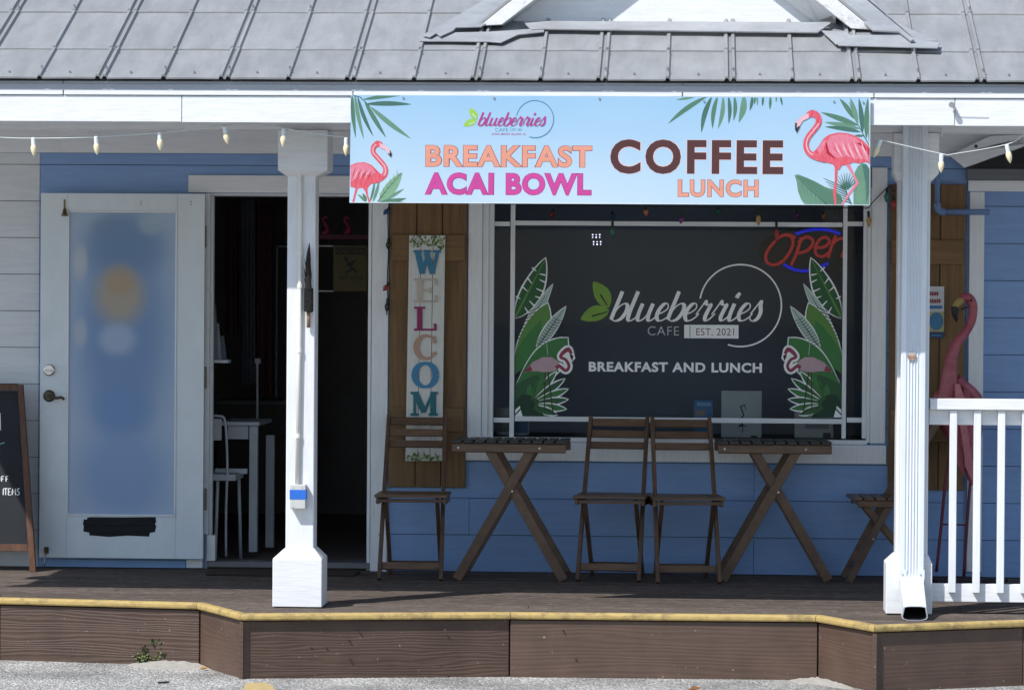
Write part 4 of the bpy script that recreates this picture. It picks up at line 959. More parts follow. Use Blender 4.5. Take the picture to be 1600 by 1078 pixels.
for k in range(6): x0_, y0_ = 200 + 40 * k, 800 + 36 * k; brib('foliage_print', pg_[2], c2([(x0_, y0_), (x0_ + 10, y0_ + 90)]), [.9, .3], .0033)
bpoly('foliage_print', pg_[1], c2([(690, 720), (720, 660), (760, 630), (800, 640), (832, 680), (832, 1020), (680, 1020), (680, 860)]), .0032)
bpoly('foliage_print', pg_[2], c2([(760, 640), (800, 640), (832, 690), (832, 900), (800, 1010), (790, 800)]), .0035)
for k in range(8): brib('foliage_print', pg_[3], c2([(690 + 4 * k, 1000 - 20 * k), (740, 985 - 24 * k), (800, 930 - 18 * k)]), [.5, 1, .4], .0037)
for k in range(10):
    a_ = R(200 + k * 15); brib('foliage_print', pg_[2], c2([(610 + 10 * math.cos(a_), 880 + 10 * math.sin(a_)), (610 + 110 * math.cos(a_), 850 + 130 * math.sin(a_))]), [2.4, .6], .0038 + .0001 * k)
for k in range(7): brib('foliage_print', pg_[4], c2([(600 + 10 * k, 860 + 24 * k), (400 + 22 * k, 770 + 32 * k)]), [1.8, .5], .0050)
brib('foliage_print', pg_[4], c2([(580, 780), (620, 920), (660, 1015)]), [1, 1.6, 1.8], .0052)
for q in ([(518, 680), (515, 800), (503, 900), (510, 1020)],): brib('flamingo_leg', fl_r, c2(q), [4.4, 3.4, 4.6, 3.4], .0054)
brib('flamingo_leg', fl_p, c2([(625, 640), (680, 740), (716, 815), (640, 915), (572, 1020)]), [5.5, 3.6, 5, 3.4, 3], .0056)
bpoly('flamingo_body', fl_r, c2([(290, 540), (350, 480), (400, 400), (450, 365), (530, 345), (620, 350), (700, 375), (770, 420), (830, 480), (830, 640), (800, 615), (740, 632), (680, 622), (620, 645), (570, 650), (548, 690), (515, 695), (490, 640), (420, 622), (310, 600)]), .0060)
bpoly('flamingo_wing', fl_p, c2([(430, 430), (460, 380), (540, 358), (620, 364), (690, 390), (760, 450), (815, 530), (826, 620), (780, 590), (700, 590), (620, 560), (540, 580), (480, 560), (440, 500)]), .0066)
bpoly('flamingo_shoulder', fl_p, c2([(340, 510), (400, 415), (425, 420), (400, 500), (360, 545)]), .0065)
bpoly('flamingo_tail', fl_d, c2([(700, 440), (750, 440), (830, 500), (830, 560), (770, 480)]), .0070)
for k in range(11):
    x0_, y0_ = 480 + 30 * k, 430 + 10 * (k % 3); brib('flamingo_feather', fl_l if k % 2 else fl_r, c2([(x0_, y0_), (x0_ + 26, y0_ + 70), (x0_ + 66, y0_ + 130 + 4 * k)]), [.5, 2.6, .4], .0072 + .0001 * k)
brib('flamingo_feather', fl_d, c2([(425, 440), (440, 530), (500, 580)]), [2, 5, 2], .0071)
nk = crom([Vector(p_) for p_ in c2([(250, 185), (295, 165), (345, 195), (350, 260), (300, 330), (250, 395), (235, 470), (265, 535), (330, 570), (420, 590)])], 6)
brib('flamingo_neck', fl_r, [tuple(p_) for p_ in nk], lerpw([8, 11, 10, 9, 8.5, 8.5, 8.5, 9, 10.5, 12], len(nk)), .0086)
brib('flamingo_highlight', fl_l, [(p_.x + .8, p_.y - .5) for p_ in nk[18:46]], [1.8] * 28, .0100)
bpoly('flamingo_beak', fl_l, c2([(262, 165), (262, 208), (205, 235), (176, 285), (150, 345), (134, 318), (136, 255), (180, 205), (225, 175)]), .0104)
bpoly('beak_tip', blk, c2([(134, 252), (152, 256), (150, 300), (166, 284), (180, 284), (150, 348), (133, 318)]), .0108)

# welcome sign -----------------------------------------------------------------------------
WY = -.105
ws = empty('welcome_sign', P(662, 720, WY), 'tall white plank welcome sign with coloured letters against left shutter', 'sign')
wb = mk('whitewashed plank', (.66, .66, .63), (.58, .58, .55), 4, ZG, .6, .3)
for i in range(3):
    f0, f1 = i / 3, (i + 1) / 3; t0, t1 = 639 + 57 * f0, 639 + 57 * f1; b0_, b1_ = 633 + 58 * f0, 633 + 58 * f1
    tl, tr, br, bl_ = P(t0 + .4, 368, WY + .02), P(t1 - .4, 368, WY + .02), P(b1_ - .4, 720, WY), P(b0_ + .4, 720, WY)
    MB().prism([tl, tr, br, bl_], (0, .016, 0)).build('sign_plank', wb, ws, .001)
cols = {c: plain('sign ' + c, v, .5) for c, v in (('blue', (.045, .20, .34)), ('cream', (.52, .44, .38)), ('raspberry', (.25, .025, .11)), ('peach', (.46, .28, .21)), ('sky', (.055, .22, .40)), ('teal', (.02, .14, .17)), ('pale', (.56, .56, .53)))}
edge_dk = plain('letter cut edge', (.12, .09, .07), .7)
def wl_(ch, cname, x0, y0, x1, y1):
    w_, h_ = x1 - x0, y1 - y0; m = MB(); Yl = WY + .02 * (720 - (y0 + y1) / 2) / 352 - .007; k = [0]
    X = lambda u, v: (x0 + u * w_, y0 + v * h_)
    def seg(pts, wd): 
        k[0] += 1; yy = Yl - k[0] * .00015
        q = [Vector(X(*p_)) for p_ in pts]; n_ = len(q); L_, R_ = [], []
        for i in range(n_):
            d = (q[min(i+1, n_-1)] - q[max(i-1, 0)]).normalized(); nn = Vector((-d.y, d.x)) * (wd[i] if isinstance(wd, list) else wd) * w_ / 2
            L_.append(P(*(q[i] + nn), yy)); R_.append(P(*(q[i] - nn), yy))
        for i in range(n_ - 1): m.prism([L_[i], L_[i+1], R_[i+1], R_[i]], (0, .005, 0))
    s = .09
    if ch == 'W':
        seg([(.14,.03),(.33,.97)], .21); seg([(.33,.97),(.53,.10)], .13); seg([(.47,.10),(.70,.97)], .21); seg([(.70,.97),(.88,.03)], .13)
        for a_, b_ in ((0,.3),(.36,.64),(.72,1)): seg([(a_,.05),(b_,.05)], s)
    if ch in 'EL':
        seg([(.25,.02),(.25,.98)], .24); seg([(0,.05),(.5,.05)] if ch == 'L' else [(0,.05),(.95,.05)], s); seg([(0,.95),(.95,.95)], s); seg([(.93,.7),(.95,.98)], .12)
        if ch == 'E': seg([(.92,.02),(.92,.28)], .11); seg([(.3,.5),(.68,.5)], s); seg([(.68,.38),(.68,.62)], .1)
    if ch == 'C': 
        seg([(.55+.42*math.cos(R(a_)), .5-.46*math.sin(R(a_))) for a_ in range(50, 315, 12)], [.11 + .15 * max(0, -math.cos(R(a_))) for a_ in range(50, 315, 12)]); seg([(.86,.06),(.90,.34)], .14); seg([(.80,.8),(.96,.72)], .14)
    if ch == 'O': seg([(.5+.42*math.cos(R(a_)), .5-.46*math.sin(R(a_))) for a_ in range(0, 361, 12)], [.10 + .17 * abs(math.cos(R(a_))) for a_ in range(0, 361, 12)])
    if ch == 'M':
        seg([(.15,.03),(.15,.97)], .1); seg([(.17,.03),(.5,.85)], .22); seg([(.5,.85),(.82,.03)], .11); seg([(.83,.03),(.83,.97)], .22)
        for a_, b_ in ((0,.3),(.66,1.0)): seg([(a_,.95),(b_,.95)], s)
        for a_, b_ in ((0,.24),(.76,1.0)): seg([(a_,.05),(b_,.05)], s)
    m.build('letter', cols[cname], ws)
for args in (('W','blue',646,391,689,429), ('E','cream',647,435,684,473), ('L','raspberry',647,479,682,517), ('C','peach',646,523,683,562), ('O','sky',645,566,684,606), ('M','teal',641.5,612,684,649.5), ('E','pale',642,656,682,694)): wl_(*args)
lf = [plain('sign leaf %d' % i, c, .6) for i, c in enumerate(((.10, .19, .05), (.05, .11, .04), (.28, .34, .16), (.5, .5, .42)))]
for (cx0, cx1, ym_, sg) in ((640, 695, 371, 1), (634, 690, 712, -1)):
    ms = [MB() for _ in lf]
    for k in range(80):
        x = random.uniform(cx0 + 2, cx1 - 2); yy = ym_ + random.uniform(0, 14 if sg > 0 else 6); a_ = random.uniform(0, 6.28); l_ = random.uniform(5, 10)
        pts = [(min(max(px, cx0), cx1), min(max(py, 368.5), 719.5)) for px, py in leafpts(x, yy, x + l_ * math.cos(a_), yy + l_ * math.sin(a_), 3, 0, 4)]
        Yl = WY + .02 * (720 - yy) / 352 - .0008 - k * .00003
        ms[k % 4].face([P(px, py, Yl) for px, py in pts])
    for m_, l_ in zip(ms, lf): m_.build('foliage_print', l_, ws)

# poster on right shutter
pf = empty('poster', P(1455, 528, -.075), 'small printed flyer with blue illustration pinned on right shutter', 'poster')
pbox('paper_sheet', plain('flyer paper', (.55, .57, .58), .6), pf, 1425, 447.5, 1475, 528, -.068, .003)
pbox('flyer_panel', plain('flyer yellow', (.40, .36, .17), .6), pf, 1425, 487, 1475, 518, -.0695, .001); pbox('flyer_panel', plain('flyer navy', (.04, .07, .12), .6), pf, 1425, 518.2, 1475, 528, -.0695, .001)
flat('flyer_illustration', plain('flyer blue', (.06, .19, .34), .6), pf, ell(1463, 502, 11, 14), -.0705)
rd_ = plain('flyer red ink', (.26, .04, .05), .6)
m = MB()
for (x0_, x1_, yy, hh) in ((1449, 1466, 459, 6), (1449, 1470, 470.5, 6)):
    x = x0_
    while x < x1_ - 2: m.face([P(px, py, -.0705) for px, py in ((x, yy - hh/2), (x + 2.6, yy - hh/2), (x + 2.6, yy + hh/2), (x, yy + hh/2))]); x += 3.6
m.build('flyer_marks', rd_, pf)
m = MB()
for (x0_, x1_, yy, hh) in ((1449, 1472, 480, 5), (1455, 1471, 524, 2.5)): m.face([P(px, py, -.0706) for px, py in ((x0_, yy - hh/2), (x1_, yy - hh/2), (x1_, yy + hh/2), (x0_, yy + hh/2))])
m.build('flyer_marks', cb_, pf)

# tattered torch on the post
tt = empty('tattered_torch', P(482, 511, YP - .03), 'tattered black torch on a short wooden stick fixed to the white post', 'torch')
m = MB()
prof = [((483.5,380),.5),((482.5,392),2.2),((482,404),3.4),((481.5,416),4.4),((482,430),4.8),((481.5,442),5.6),((482,456),6.2),((482,470),6.6)]
m.tube([P(x, y_, YP - .025) for (x, y_), _ in prof], [w_ * .0031 * random.uniform(.8, 1.2) for _, w_ in prof], 7)
for k in range(9):
    x, y_ = 482 + random.uniform(-6, 6), random.uniform(405, 470); m.prism([P(x, y_, YP - .04), P(x + random.uniform(-4, 4), y_ - 16, YP - .03), P(x + 4, y_ + 6, YP - .035)], (0, .004, 0))
m.build('torn_wrap', mk('charred wrap', (.014, .012, .011), (.055, .036, .03), 30, (4, 4, 1), .7, .8, lo=.45, hi=.6, dist=.01), tt)
m = MB(); m.prism([P(x, y_, YP - .045) for x, y_ in ((475, 449), (488, 450), (488, 488), (474.5, 487))], (0, .04, 0)); m.build('black_sleeve', mk('matte black sleeve', (.010, .010, .011), (.03, .028, .027), 40, rough=.9, spec=.1, bump=.8), tt, .004)
MB().tube([P(482, 484, YP - .022), P(482, 512, YP - .02)], .009, 8).build('wooden_stick', mk('bare stick', (.28, .17, .09), None, 20), tt, smooth=True)

# string lights along the fascia -----------------------------------------------------------
LY = FY + .05
stl = empty('string_lights', P(350, 195, LY), 'white string of cream cone bulbs sagging under the porch fascia', 'string lights')
wire = [(-60, 211), (0, 215), (52, 216.5), (150, 214.5), (249, 208), (300, 203), (350, 197), (376, 193), (400, 194), (443, 201), (541, 215), (700, 224), (900, 226), (1150, 222), (1300, 206), (1361, 214), (1376, 219), (1471, 240.5), (1490, 241), (1573, 226), (1600, 211), (1640, 190)]
MB().tube(crom([P(x, y_, LY) for x, y_ in wire], 5), .0025, 6).build('wire', wire_w, stl, smooth=True)
bs = MB().tube([Vector((0, 0, 0)), Vector((0, 0, -.003)), Vector((0, 0, -.004)), Vector((0, 0, -.036))], [.006, .009, .0105, .010], 12)
bb = MB().tube([Vector((0, 0, z)) for z in (-.034, -.037, -.046, -.058, -.070, -.080, -.087, -.090)], [.008, .0112, .0142, .0142, .0112, .007, .003, .0006], 14)
for i, (x, y_, tilt) in enumerate(((52, 215, -.04), (150, 213, -.06), (249, 206.5, -.06), (350, 197, -.2), (443, 201, .02), (541, 215, 0), (1376, 219, .38), (1471, 240.5, .02), (1573, 226, -.2))):
    q = P(x, y_, LY)
    rot = Matrix.Rotation(tilt, 4, 'Y')
    o = MB(); o.v = [rot @ v + q for v in bb.v]; o.f = [list(f) for f in bb.f]; ob = o.build('bulb', bulbm, stl, smooth=True)
    o = MB(); o.v = [rot @ v + q for v in bs.v]; o.f = [list(f) for f in bs.f]; o.build('socket', sock, ob)

# coloured mini lights
cs = empty('coloured_lights', P(605, 400, -.08), 'dark green wire of small coloured bulbs along window top and shutter edge', 'string lights')
cc = {'red': (.35, .02, .03), 'blue': (.02, .07, .22), 'green': (.02, .16, .09), 'yellow': (.42, .27, .06), 'orange': (.45, .12, .05), 'purple': (.18, .03, .16), 'dark': (.01, .02, .015)}
cc = {k_: plain('mini bulb ' + k_, v, .25, .5) for k_, v in cc.items()}
MB().tube(crom([P(x, y_, -.08) for x, y_ in ((608, 318), (606, 340), (607, 390), (605, 440), (606, 470), (604, 492))], 4), .0035, 6).build('wire', wire_g, cs)
MB().tube(crom([P(x, y_, -.06) for x, y_ in ((760, 318), (860, 321), (957, 322), (1066, 323), (1185, 324), (1245, 325), (1335, 325), (1356, 325), (1362, 318), (1390, 291), (1396, 300), (1404, 291))], 5), .0028, 6).build('wire', wire_g, cs)
def mini(x, y_, dx_, dy_, c, Y=-.075):
    a_, b_ = P(x, y_, Y), P(x + dx_, y_ + dy_, Y); d = b_ - a_
    ob = MB().tube([a_ + d * t for t in (.35, .45, .65, .85, 1)], [.006, .0125, .0135, .008, .001], 10).build('mini_bulb', cc[c], cs, smooth=True)
    MB().tube([a_, a_ + d * .42], .0075, 8).build('mini_socket', sockg, ob)
for a_ in ((609, 324, -10, 12, 'blue'), (607, 372, -1, 18, 'dark'), (608, 441, -9, 14, 'red'), (606, 466, -2, 22, 'dark'), (865, 326, -5, 15, 'red', .1), (956, 330, 3, 14, 'blue', .1), (957, 346, 0, 26, 'green'), (1008, 322, 2, 16, 'orange', -.05), (1067, 334, -4, 16, 'purple', .0), (1121, 322, 3, 14, 'green', .1), (1185, 328, 0, 25, 'yellow', -.05), (1213, 346, 1, 34, 'red', -.02), (1246, 326, -1, 18, 'purple', .1), (1287, 330, -1, 14, 'orange', .1), (1305, 333, 2, 15, 'blue', .1), (1357, 330, 1, 26, 'yellow'), (1386, 293, -1, 24, 'green'), (1396, 305, 1, 24, 'red')): mini(*a_)

# ------------------------------------------------------------------ furniture
def place(root, x, y, rz): root.location = (x, y, 0); root.rotation_euler = (0, 0, rz)
def copy_thing(src, name, label):
    c = src.copy(); COL.objects.link(c); c['label'] = label
    for ch in list(src.children):
        k_ = ch.copy(); COL.objects.link(k_); k_.parent = c
        for g_ in list(ch.children): h_ = g_.copy(); COL.objects.link(h_); h_.parent = k_
    return c
def make_chair():
    r = empty('folding_chair', (0, 0, 0), '-', 'chair', 'wooden folding chairs on the porch')
    for s in (-1, 1):
        f_, t_ = Vector((s * .166, -.255, .004)), Vector((s * .156, .215, .866)); mid = (f_ + t_) / 2 + Vector((0, -.012, 0))
        m = MB(); m.beam(f_, mid, .036, .021, (1, 0, 0)); m.beam(mid - (t_ - mid) * .02, t_, .036, .0205, (1, 0, 0)); m.build('upright', fwood, r, .002)
        m = MB(); m.beam((s * .138, -.185, .432), (s * .138, .185, .004), .034, .020, (1, 0, 0)); m.build('leg', fwood, r, .002)
        m = MB(); m.beam((s * .180, -.215, .424), (s * .180, .12, .424), .034, .018, (1, 0, 0)); m.build('seat_rail', fwood, r, .002)
    for k_ in range(6): MB().box(-.195, .195, -.243 + k_ * .063, -.243 + k_ * .063 + .054, .443, .459).build('seat_slat', fwood_x, r, .002)
    yz = lambda z: -.255 + .47 * z / .866
    for z0, z1 in ((.815, .860), (.755, .797), (.695, .735)):
        zc = (z0 + z1) / 2; m = MB(); m.beam((-.146, yz(zc) - .004, zc), (.146, yz(zc) - .004, zc), z1 - z0, .013, (0, 1, -.5)); m.build('back_slat', fwood_x, r, .002)
    m = MB(); m.beam((-.155, yz(.075), .075), (.155, yz(.075), .075), .040, .016, (0, 1, -.5)); m.build('stretcher', fwood_x, r, .002)
    m = MB(); m.beam((-.13, .135, .062), (.13, .135, .062), .035, .016, (0, 1, .8)); m.build('stretcher', fwood_x, r, .002)
    m = MB(); m.beam((-.17, -.20, .425), (.17, -.20, .425), .022, .018, (0, 0, 1)); m.build('seat_rail', fwood_x, r, .001)
    for s in (-1, 1):
        q = Vector((s * .174, yz(.235), .235)); MB().tube([q, q + Vector((s * .006, 0, 0))], .005, 8).build('pivot_screw', steel, r)
    return r
ch0 = make_chair()
def at_floor(px, py): g_ = G(px, py, 0); return g_.x, g_.y
spots = [(640, 907, 0.01, 'brown folding chair before the welcome sign beside the doorway'),
         (957, 909, -.09, 'brown folding chair under the window, left of the touching pair'),
         (1068, 912, .11, 'brown folding chair under the window, right of the touching pair')]
for i, (px, py, rz, lab) in enumerate(spots):
    o = ch0 if i == 0 else copy_thing(ch0, 'folding_chair', lab); o['label'] = lab
    x, y_ = at_floor(px, py); place(o, x, y_ + .25, rz)
o = copy_thing(ch0, 'folding_chair', 'brown folding chair turned sideways, half hidden behind the downspout post')
place(o, P(1335, 900, -.30).x + .21, -.30, R(-90) + .05)
def make_table():
    r = empty('folding_table', (0, 0, 0), '-', 'table', 'small wooden folding tables on the porch')
    for k_ in range(10): x0_ = -.305 + k_ * .0618; MB().box(x0_, x0_ + .0515, -.215, .215, .7395, .756).build('tabletop_slat', fdark, r, .002)
    for yy in (-.195, .195): MB().box(-.305, .305, yy - .010, yy + .010, .690, .739).build('apron', fwood_x, r, .005)
    for yy, dy in ((-.165, 0), (.165, 0)):
        sg = 1 if yy < 0 else -1
        m = MB(); m.beam((-.125, yy, .735), (.295, yy, .012), .050, .020, (0, 1, 0)); m.build('leg', fwood, r, .002)
        m = MB(); m.beam((.135, yy - .0215 * sg, .735), (-.275, yy - .0215 * sg, .012), .050, .020, (0, 1, 0)); m.build('leg', fwood, r, .002)
    MB().tube([(-.272, -.18, .03), (-.272, .18, .03)], .009, 8).build('stretcher', fwood, r); MB().tube([(.285, -.16, .03), (.285, .16, .03)], .009, 8).build('stretcher', fwood, r)
    for q in ((.02, -.198, .485), (.165, -.206, .715), (-.27, -.206, .715)):
        q = Vector(q); MB().tube([q + Vector((0, .004, 0)), q + Vector((0, -.003, 0))], .006, 8).build('screw', steel, r)
    return r
tb = make_table(); tb['label'] = 'dark slatted folding table between the doorway chair and the chair pair'
x, y_ = at_floor(805, 909); place(tb, PX(800, y_ + .2, 700), y_ + .19, -.03)
tb2 = copy_thing(tb, 'folding_table', 'dark slatted folding table under the neon sign end of window')
x, y_ = at_floor(1212, 910); place(tb2, PX(1207, y_ + .2, 700), y_ + .19, .045)

# railing ------------------------------------------------------------------------------------
RYY = YQ + .05
rl = empty('porch_railing', P(1530, 941, RYY), 'white painted porch railing with square balusters beside the downspout post', 'railing')
rx0, rx1 = PX(1452, RYY, 640), PX(1900, RYY, 640)
zr = lambda py: PZ(py, RYY, 1530)
box('top_rail', white_h, rl, rx0, rx1, RYY - .055, RYY + .045, zr(640), zr(623), .003)
box('sub_rail', white_h, rl, rx0, rx1, RYY - .006, RYY + .03, zr(664), zr(640.5), .002)
box('bottom_rail', white_h, rl, rx0, rx1, RYY - .006, RYY + .03, zr(940), zr(912), .002)
for k_ in range(8):
    xx = PX(1483.5 + 37.6 * k_, RYY - .045, 780); box('baluster', white_v, rl, xx, xx + .0345, RYY - .042, RYY - .007, zr(925), zr(640.8), .002)

# flamingo statue ------------------------------------------------------------------------------
fx, fy = P(1490, 900, -.28).x, -.28
fs_ = empty('flamingo_statue', (fx, fy, 0), 'tall pink metal flamingo statue behind the white railing', 'statue')
F_ = lambda px, py, dy=0: P(px, py, fy + dy)
neck = [F_(1478, 640, -.02), F_(1482, 610, -.04), F_(1484, 580, -.05), F_(1487, 558, -.05), F_(1494, 538, -.05), F_(1506, 522, -.05), F_(1516, 506, -.05), F_(1520, 490, -.05), F_(1519, 474, -.05), F_(1512, 465, -.055), F_(1504, 467, -.06), F_(1498, 473, -.06)]
rad = [.060, .052, .040, .032, .028, .025, .024, .024, .026, .027, .024, .013]
q = crom(neck, 5); MB().tube(q, lerpw(rad, len(q)), 14).build('neck', pinkm, fs_, smooth=True)
body = [F_(1472, 612, -.02), F_(1478, 632, 0), F_(1490, 660, 0), F_(1503, 690, 0), F_(1514, 725, .0), F_(1520, 758, 0)]
q = crom(body, 5); MB().tube(q, lerpw([.045, .072, .078, .066, .04, .012], len(q)), 16).build('body', pinkm, fs_, smooth=True)
for k_ in range(16):                         # overlapping feather plates
    t = k_ / 15; a_ = F_(1496 + 14 * math.sin(k_ * 2.1) + 12 * t, 600 + 96 * t, -.11 + .05 * abs(math.sin(k_ * 2.1))); b_ = F_(1503 + 12 * math.sin(k_ * 2.1) + 15 * t, 640 + 112 * t, -.095 + .05 * abs(math.sin(k_)))
    d = b_ - a_; sd = Vector((.024, 0, .004)); MB().prism([a_ - sd * .5, a_ + sd * .5, a_ + d * .55 + sd, b_, a_ + d * .55 - sd], (0, .006, 0)).build('feather', pinkm if k_ % 3 else pinkl, fs_, .001)
w2 = crom([F_(1494, 592, -.02), F_(1506, 604, 0), F_(1518, 616, .02), F_(1527, 634, .03), F_(1524, 690, .03), F_(1517, 745, .02)], 5); MB().tube(w2, lerpw([.030, .036, .040, .038, .03, .01], len(w2)), 12).build('wing', pinkm, fs_, smooth=True)
bk = crom([F_(1504, 468, -.06), F_(1496, 474, -.062), F_(1491, 482, -.062)], 4); MB().tube(bk, lerpw([.024, .021, .018], len(bk)), 10).build('beak_base', beak_y, fs_, smooth=True)
bk = crom([F_(1492, 479, -.062), F_(1492, 490, -.062), F_(1495, 503, -.06)], 4); MB().tube(bk, lerpw([.021, .019, .003], len(bk)), 10).build('beak_tip', black, fs_, smooth=True)
MB().tube(crom([F_(1502, 484, -.062), F_(1507, 481, -.07), F_(1513, 480, -.075)], 3), .0045, 6).build('mouth_line', black, fs_)
q = F_(1517, 469, -.078); MB().tube([q + Vector((0, .02, 0)), q, q + Vector((0, -.003, 0))], [.009, .008, .003], 10).build('eye', black, fs_)
for pts in (((1487, 690), (1478, 745), (1471, 818), (1463, 893)), ((1516, 720), (1516, 750), (1511, 818), (1506, 900))):
    MB().tube(crom([F_(x, y_, 0) for x, y_ in pts], 4), .0085, 8).build('leg', redmetal, fs_, smooth=True)
MB().tube([F_(1471, 819, 0), F_(1510, 820, 0)], .0045, 6).build('leg_brace', redmetal, fs_)
m = MB(); m.tube([(fx + .16 * math.cos(a_ * .314), fy + .10 * math.sin(a_ * .314), .008) for a_ in range(21)], .007, 6); m.build('base_ring', redmetal, fs_)
mt_ = mk('dark rubber mat', (.03, .024, .022), None, 40, rough=.9)
rx_, ry_ = P(1500, 898, -.28).x, -.28
tag(MB().prism([Vector((rx_ + .26 * math.cos(a_ * .524) , ry_ + .17 * math.sin(a_ * .524), .001)) for a_ in range(12)], (0, 0, .012)).build('floor_mat', mt_), 'dark oval mat under the flamingo statue behind railing', 'mat')

# chalkboard ---------------------------------------------------------------------------------------
q = G(50, 893, 0); ax, ay = q.x, q.y
ab = empty('chalkboard_sign', (ax - .36, ay, 0), 'dark a-frame chalkboard in a brown wooden frame at far left', 'chalkboard')
def AF(px, py, dy=0):                            # front panel leans back
    Z = max(0, (893 - py) / 285); return P(px, py, ay + .16 * Z + dy)
WF = [((35, 600), (55.5, 893)), ((-145, 600), (-168, 893))]
fr_m = redwood
m = MB(); m.prism([AF(27, 601), AF(35.5, 601), AF(56, 893), AF(46, 893)], (0, .03, 0)); m.build('frame_leg', fr_m, ab, .002)
m = MB(); m.prism([AF(-145, 601), AF(-136, 601), AF(-158, 893), AF(-168, 893)], (0, .03, 0)); m.build('frame_leg', fr_m, ab, .002)
m = MB(); m.prism([AF(-136, 600), AF(27, 600), AF(28, 610), AF(-136, 610)], (0, .028, 0)); m.build('frame_rail', fr_m, ab, .002)
m = MB(); m.prism([AF(-154, 850), AF(43, 850), AF(44, 861), AF(-155, 861)], (0, .028, 0)); m.build('frame_rail', fr_m, ab, .002)
m = MB(); m.prism([AF(-136, 610.3, .012), AF(28, 610.3, .012), AF(43, 849.7, .012), AF(-153, 849.7, .012)], (0, .006, 0)); m.build('board_panel', chalk, ab)
m = MB(); m.beam(G(6, 885, 0) + Vector((0, .1, 0)), AF(2, 640, .05), .035, .02, (0, 1, 0)); m.build('rear_leg', fr_m, ab)
def chalkstroke(strokes, x0, y0, s, sx, mat):
    m = MB()
    for st in strokes:
        pp = [(x0 + u * sx, y0 - v * s) for u, v in st]; n_ = len(pp); Lq, Rq = [], []
        for i in range(n_):
            d = Vector(pp[min(i+1, n_-1)]) - Vector(pp[max(i-1, 0)]); d.normalize(); nn = Vector((-d.y, d.x)) * .75
            Lq.append(AF(pp[i][0] + nn.x, pp[i][1] + nn.y, .0105)); Rq.append(AF(pp[i][0] - nn.x, pp[i][1] - nn.y, .0105))
        m.add(Lq + Rq, [[i, i+1, n_+i+1, n_+i] for i in range(n_-1)])
    m.build('chalk_lettering', mat, ab)
Ls_ = {'O': [[(.5+.42*math.cos(k_*.5), .5+.5*math.sin(k_*.5)) for k_ in range(14)]], 'F': [[(.15,0),(.15,1),(.8,1)],[(.15,.5),(.65,.5)]], 'I': [[(.4,0),(.45,1)]], 'T': [[(0,1),(.95,1)],[(.45,1),(.45,0)]], 'E': [[(.8,1),(.15,1),(.12,0),(.8,0)],[(.15,.5),(.65,.5)]], 'M': [[(.05,0),(.15,1),(.5,.3),(.85,1),(.95,0)]], 'S': [[(.8,.95),(.4,1),(.15,.8),(.4,.55),(.75,.35),(.65,.05),(.1,0)]]}
for i, ch in enumerate('OFF'): chalkstroke(Ls_[ch], -5 + 6.8 * i, 752, 8, 5.2, chalkw)
for i, ch in enumerate('ITEMS'): chalkstroke(Ls_[ch], 3 + (0, 3.4, 9.3, 15.5, 23)[i], 773, 10, (5, 5.4, 5.4, 6.4, 5.6)[i], chalkw)
chalkstroke([[(0, 0), (.5, 1)], [(1, 1.0), (1.2, .0), (1.15, -.0)]], -4, 672, 27, 4, chalkw); chalkstroke([[(0, 0), (1, .6)]], -6, 696, 8, 13, chalkg)

# interior furniture ------------------------------------------------------------------------------
YF_ = .75
wt = empty('white_table', G(390, 872, 0) + Vector((0, 0, 0)), 'white painted table just inside the open doorway', 'table')
pbox('tabletop', white_in, wt, 340, 659, 405, 665, YF_, .6, .003); pbox('apron', white_in, wt, 356, 665.5, 388, 686, YF_ + .03, .02, .001)
pbox('leg', white_in, wt, 389, 665.5, 402, 862, YF_ + .02, .05, .002); pbox('leg', white_in, wt, 415, 680, 428, 855, YF_ + .5, .05, .002)
wc = empty('white_stool', G(350, 876, 0), 'white metal chair with curved tube back beside the inside table', 'chair')
YC2 = .45
MB().tube(crom([P(x, y_, YC2) for x, y_ in ((326, 650), (343, 650), (351, 656), (354, 690), (355, 735), (353, 800), (353, 869))], 4), .0075, 8).build('back_tube', white_in, wc, smooth=True)
pbox('back_panel', white_in, wc, 328, 654, 346, 688, YC2 + .005, .012, .002); pbox('seat', white_in, wc, 322, 741, 368, 751, YC2 - .02, .35, .003); pbox('seat_rail', white_in, wc, 336, 732, 386, 740, YC2 + .2, .02)
MB().tube([P(373, 745, YC2 + .25), P(376, 872, YC2 + .28)], .010, 8).build('leg', white_in, wc, smooth=True); MB().tube([P(340, 751, YC2), P(336, 872, YC2)], .010, 8).build('leg', white_in, wc, smooth=True)
mr_ = empty('magazine_rack', P(338, 562, .24), 'rack of leaflets on the inner door jamb wall', 'rack')
lit = [plain('leaflet %d' % i, c, .5) for i, c in enumerate(((.16, .18, .22), (.30, .32, .36), (.10, .12, .16)))]
for i, (x0_, y0_, x1_, y1_) in enumerate(((331, 476, 341, 562), (336, 505, 346, 563), (342, 525, 354, 562))):
    MB().prism([P(x0_, y1_, .24 + .03 * i), P(x1_, y1_, .24 + .03 * i), P(x1_ - 4, y0_, .27 + .03 * i), P(x0_ - 4 + 3, y0_, .27 + .03 * i)], (0, .008, 0)).build('leaflet', lit[i], mr_)
pbox('rack_tray', white_in, mr_, 330, 562.5, 356, 567, .22, .13)
tag(pbox('red_strip', plain('red strip', (.30, .02, .04), .5), None, 328, 388, 330.5, 470, .19, .01), 'narrow red strip sign on the inner door jamb', 'sign')
cs_ = empty('caution_sign', P(547, 455, 1.2), 'yellow caution sign with slipping figure inside dark doorway', 'sign')
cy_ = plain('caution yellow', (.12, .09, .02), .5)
pbox('sign_plate', cy_, cs_, 521, 384, 573, 455, 1.2, .004); pbox('sign_header', black, cs_, 524, 387, 571, 398, 1.197, .002)
text('lettering', 'CAUTION', cy_, cs_, 526, 389, 569, 396, 1.194, .012, 1.05)
m = MB()
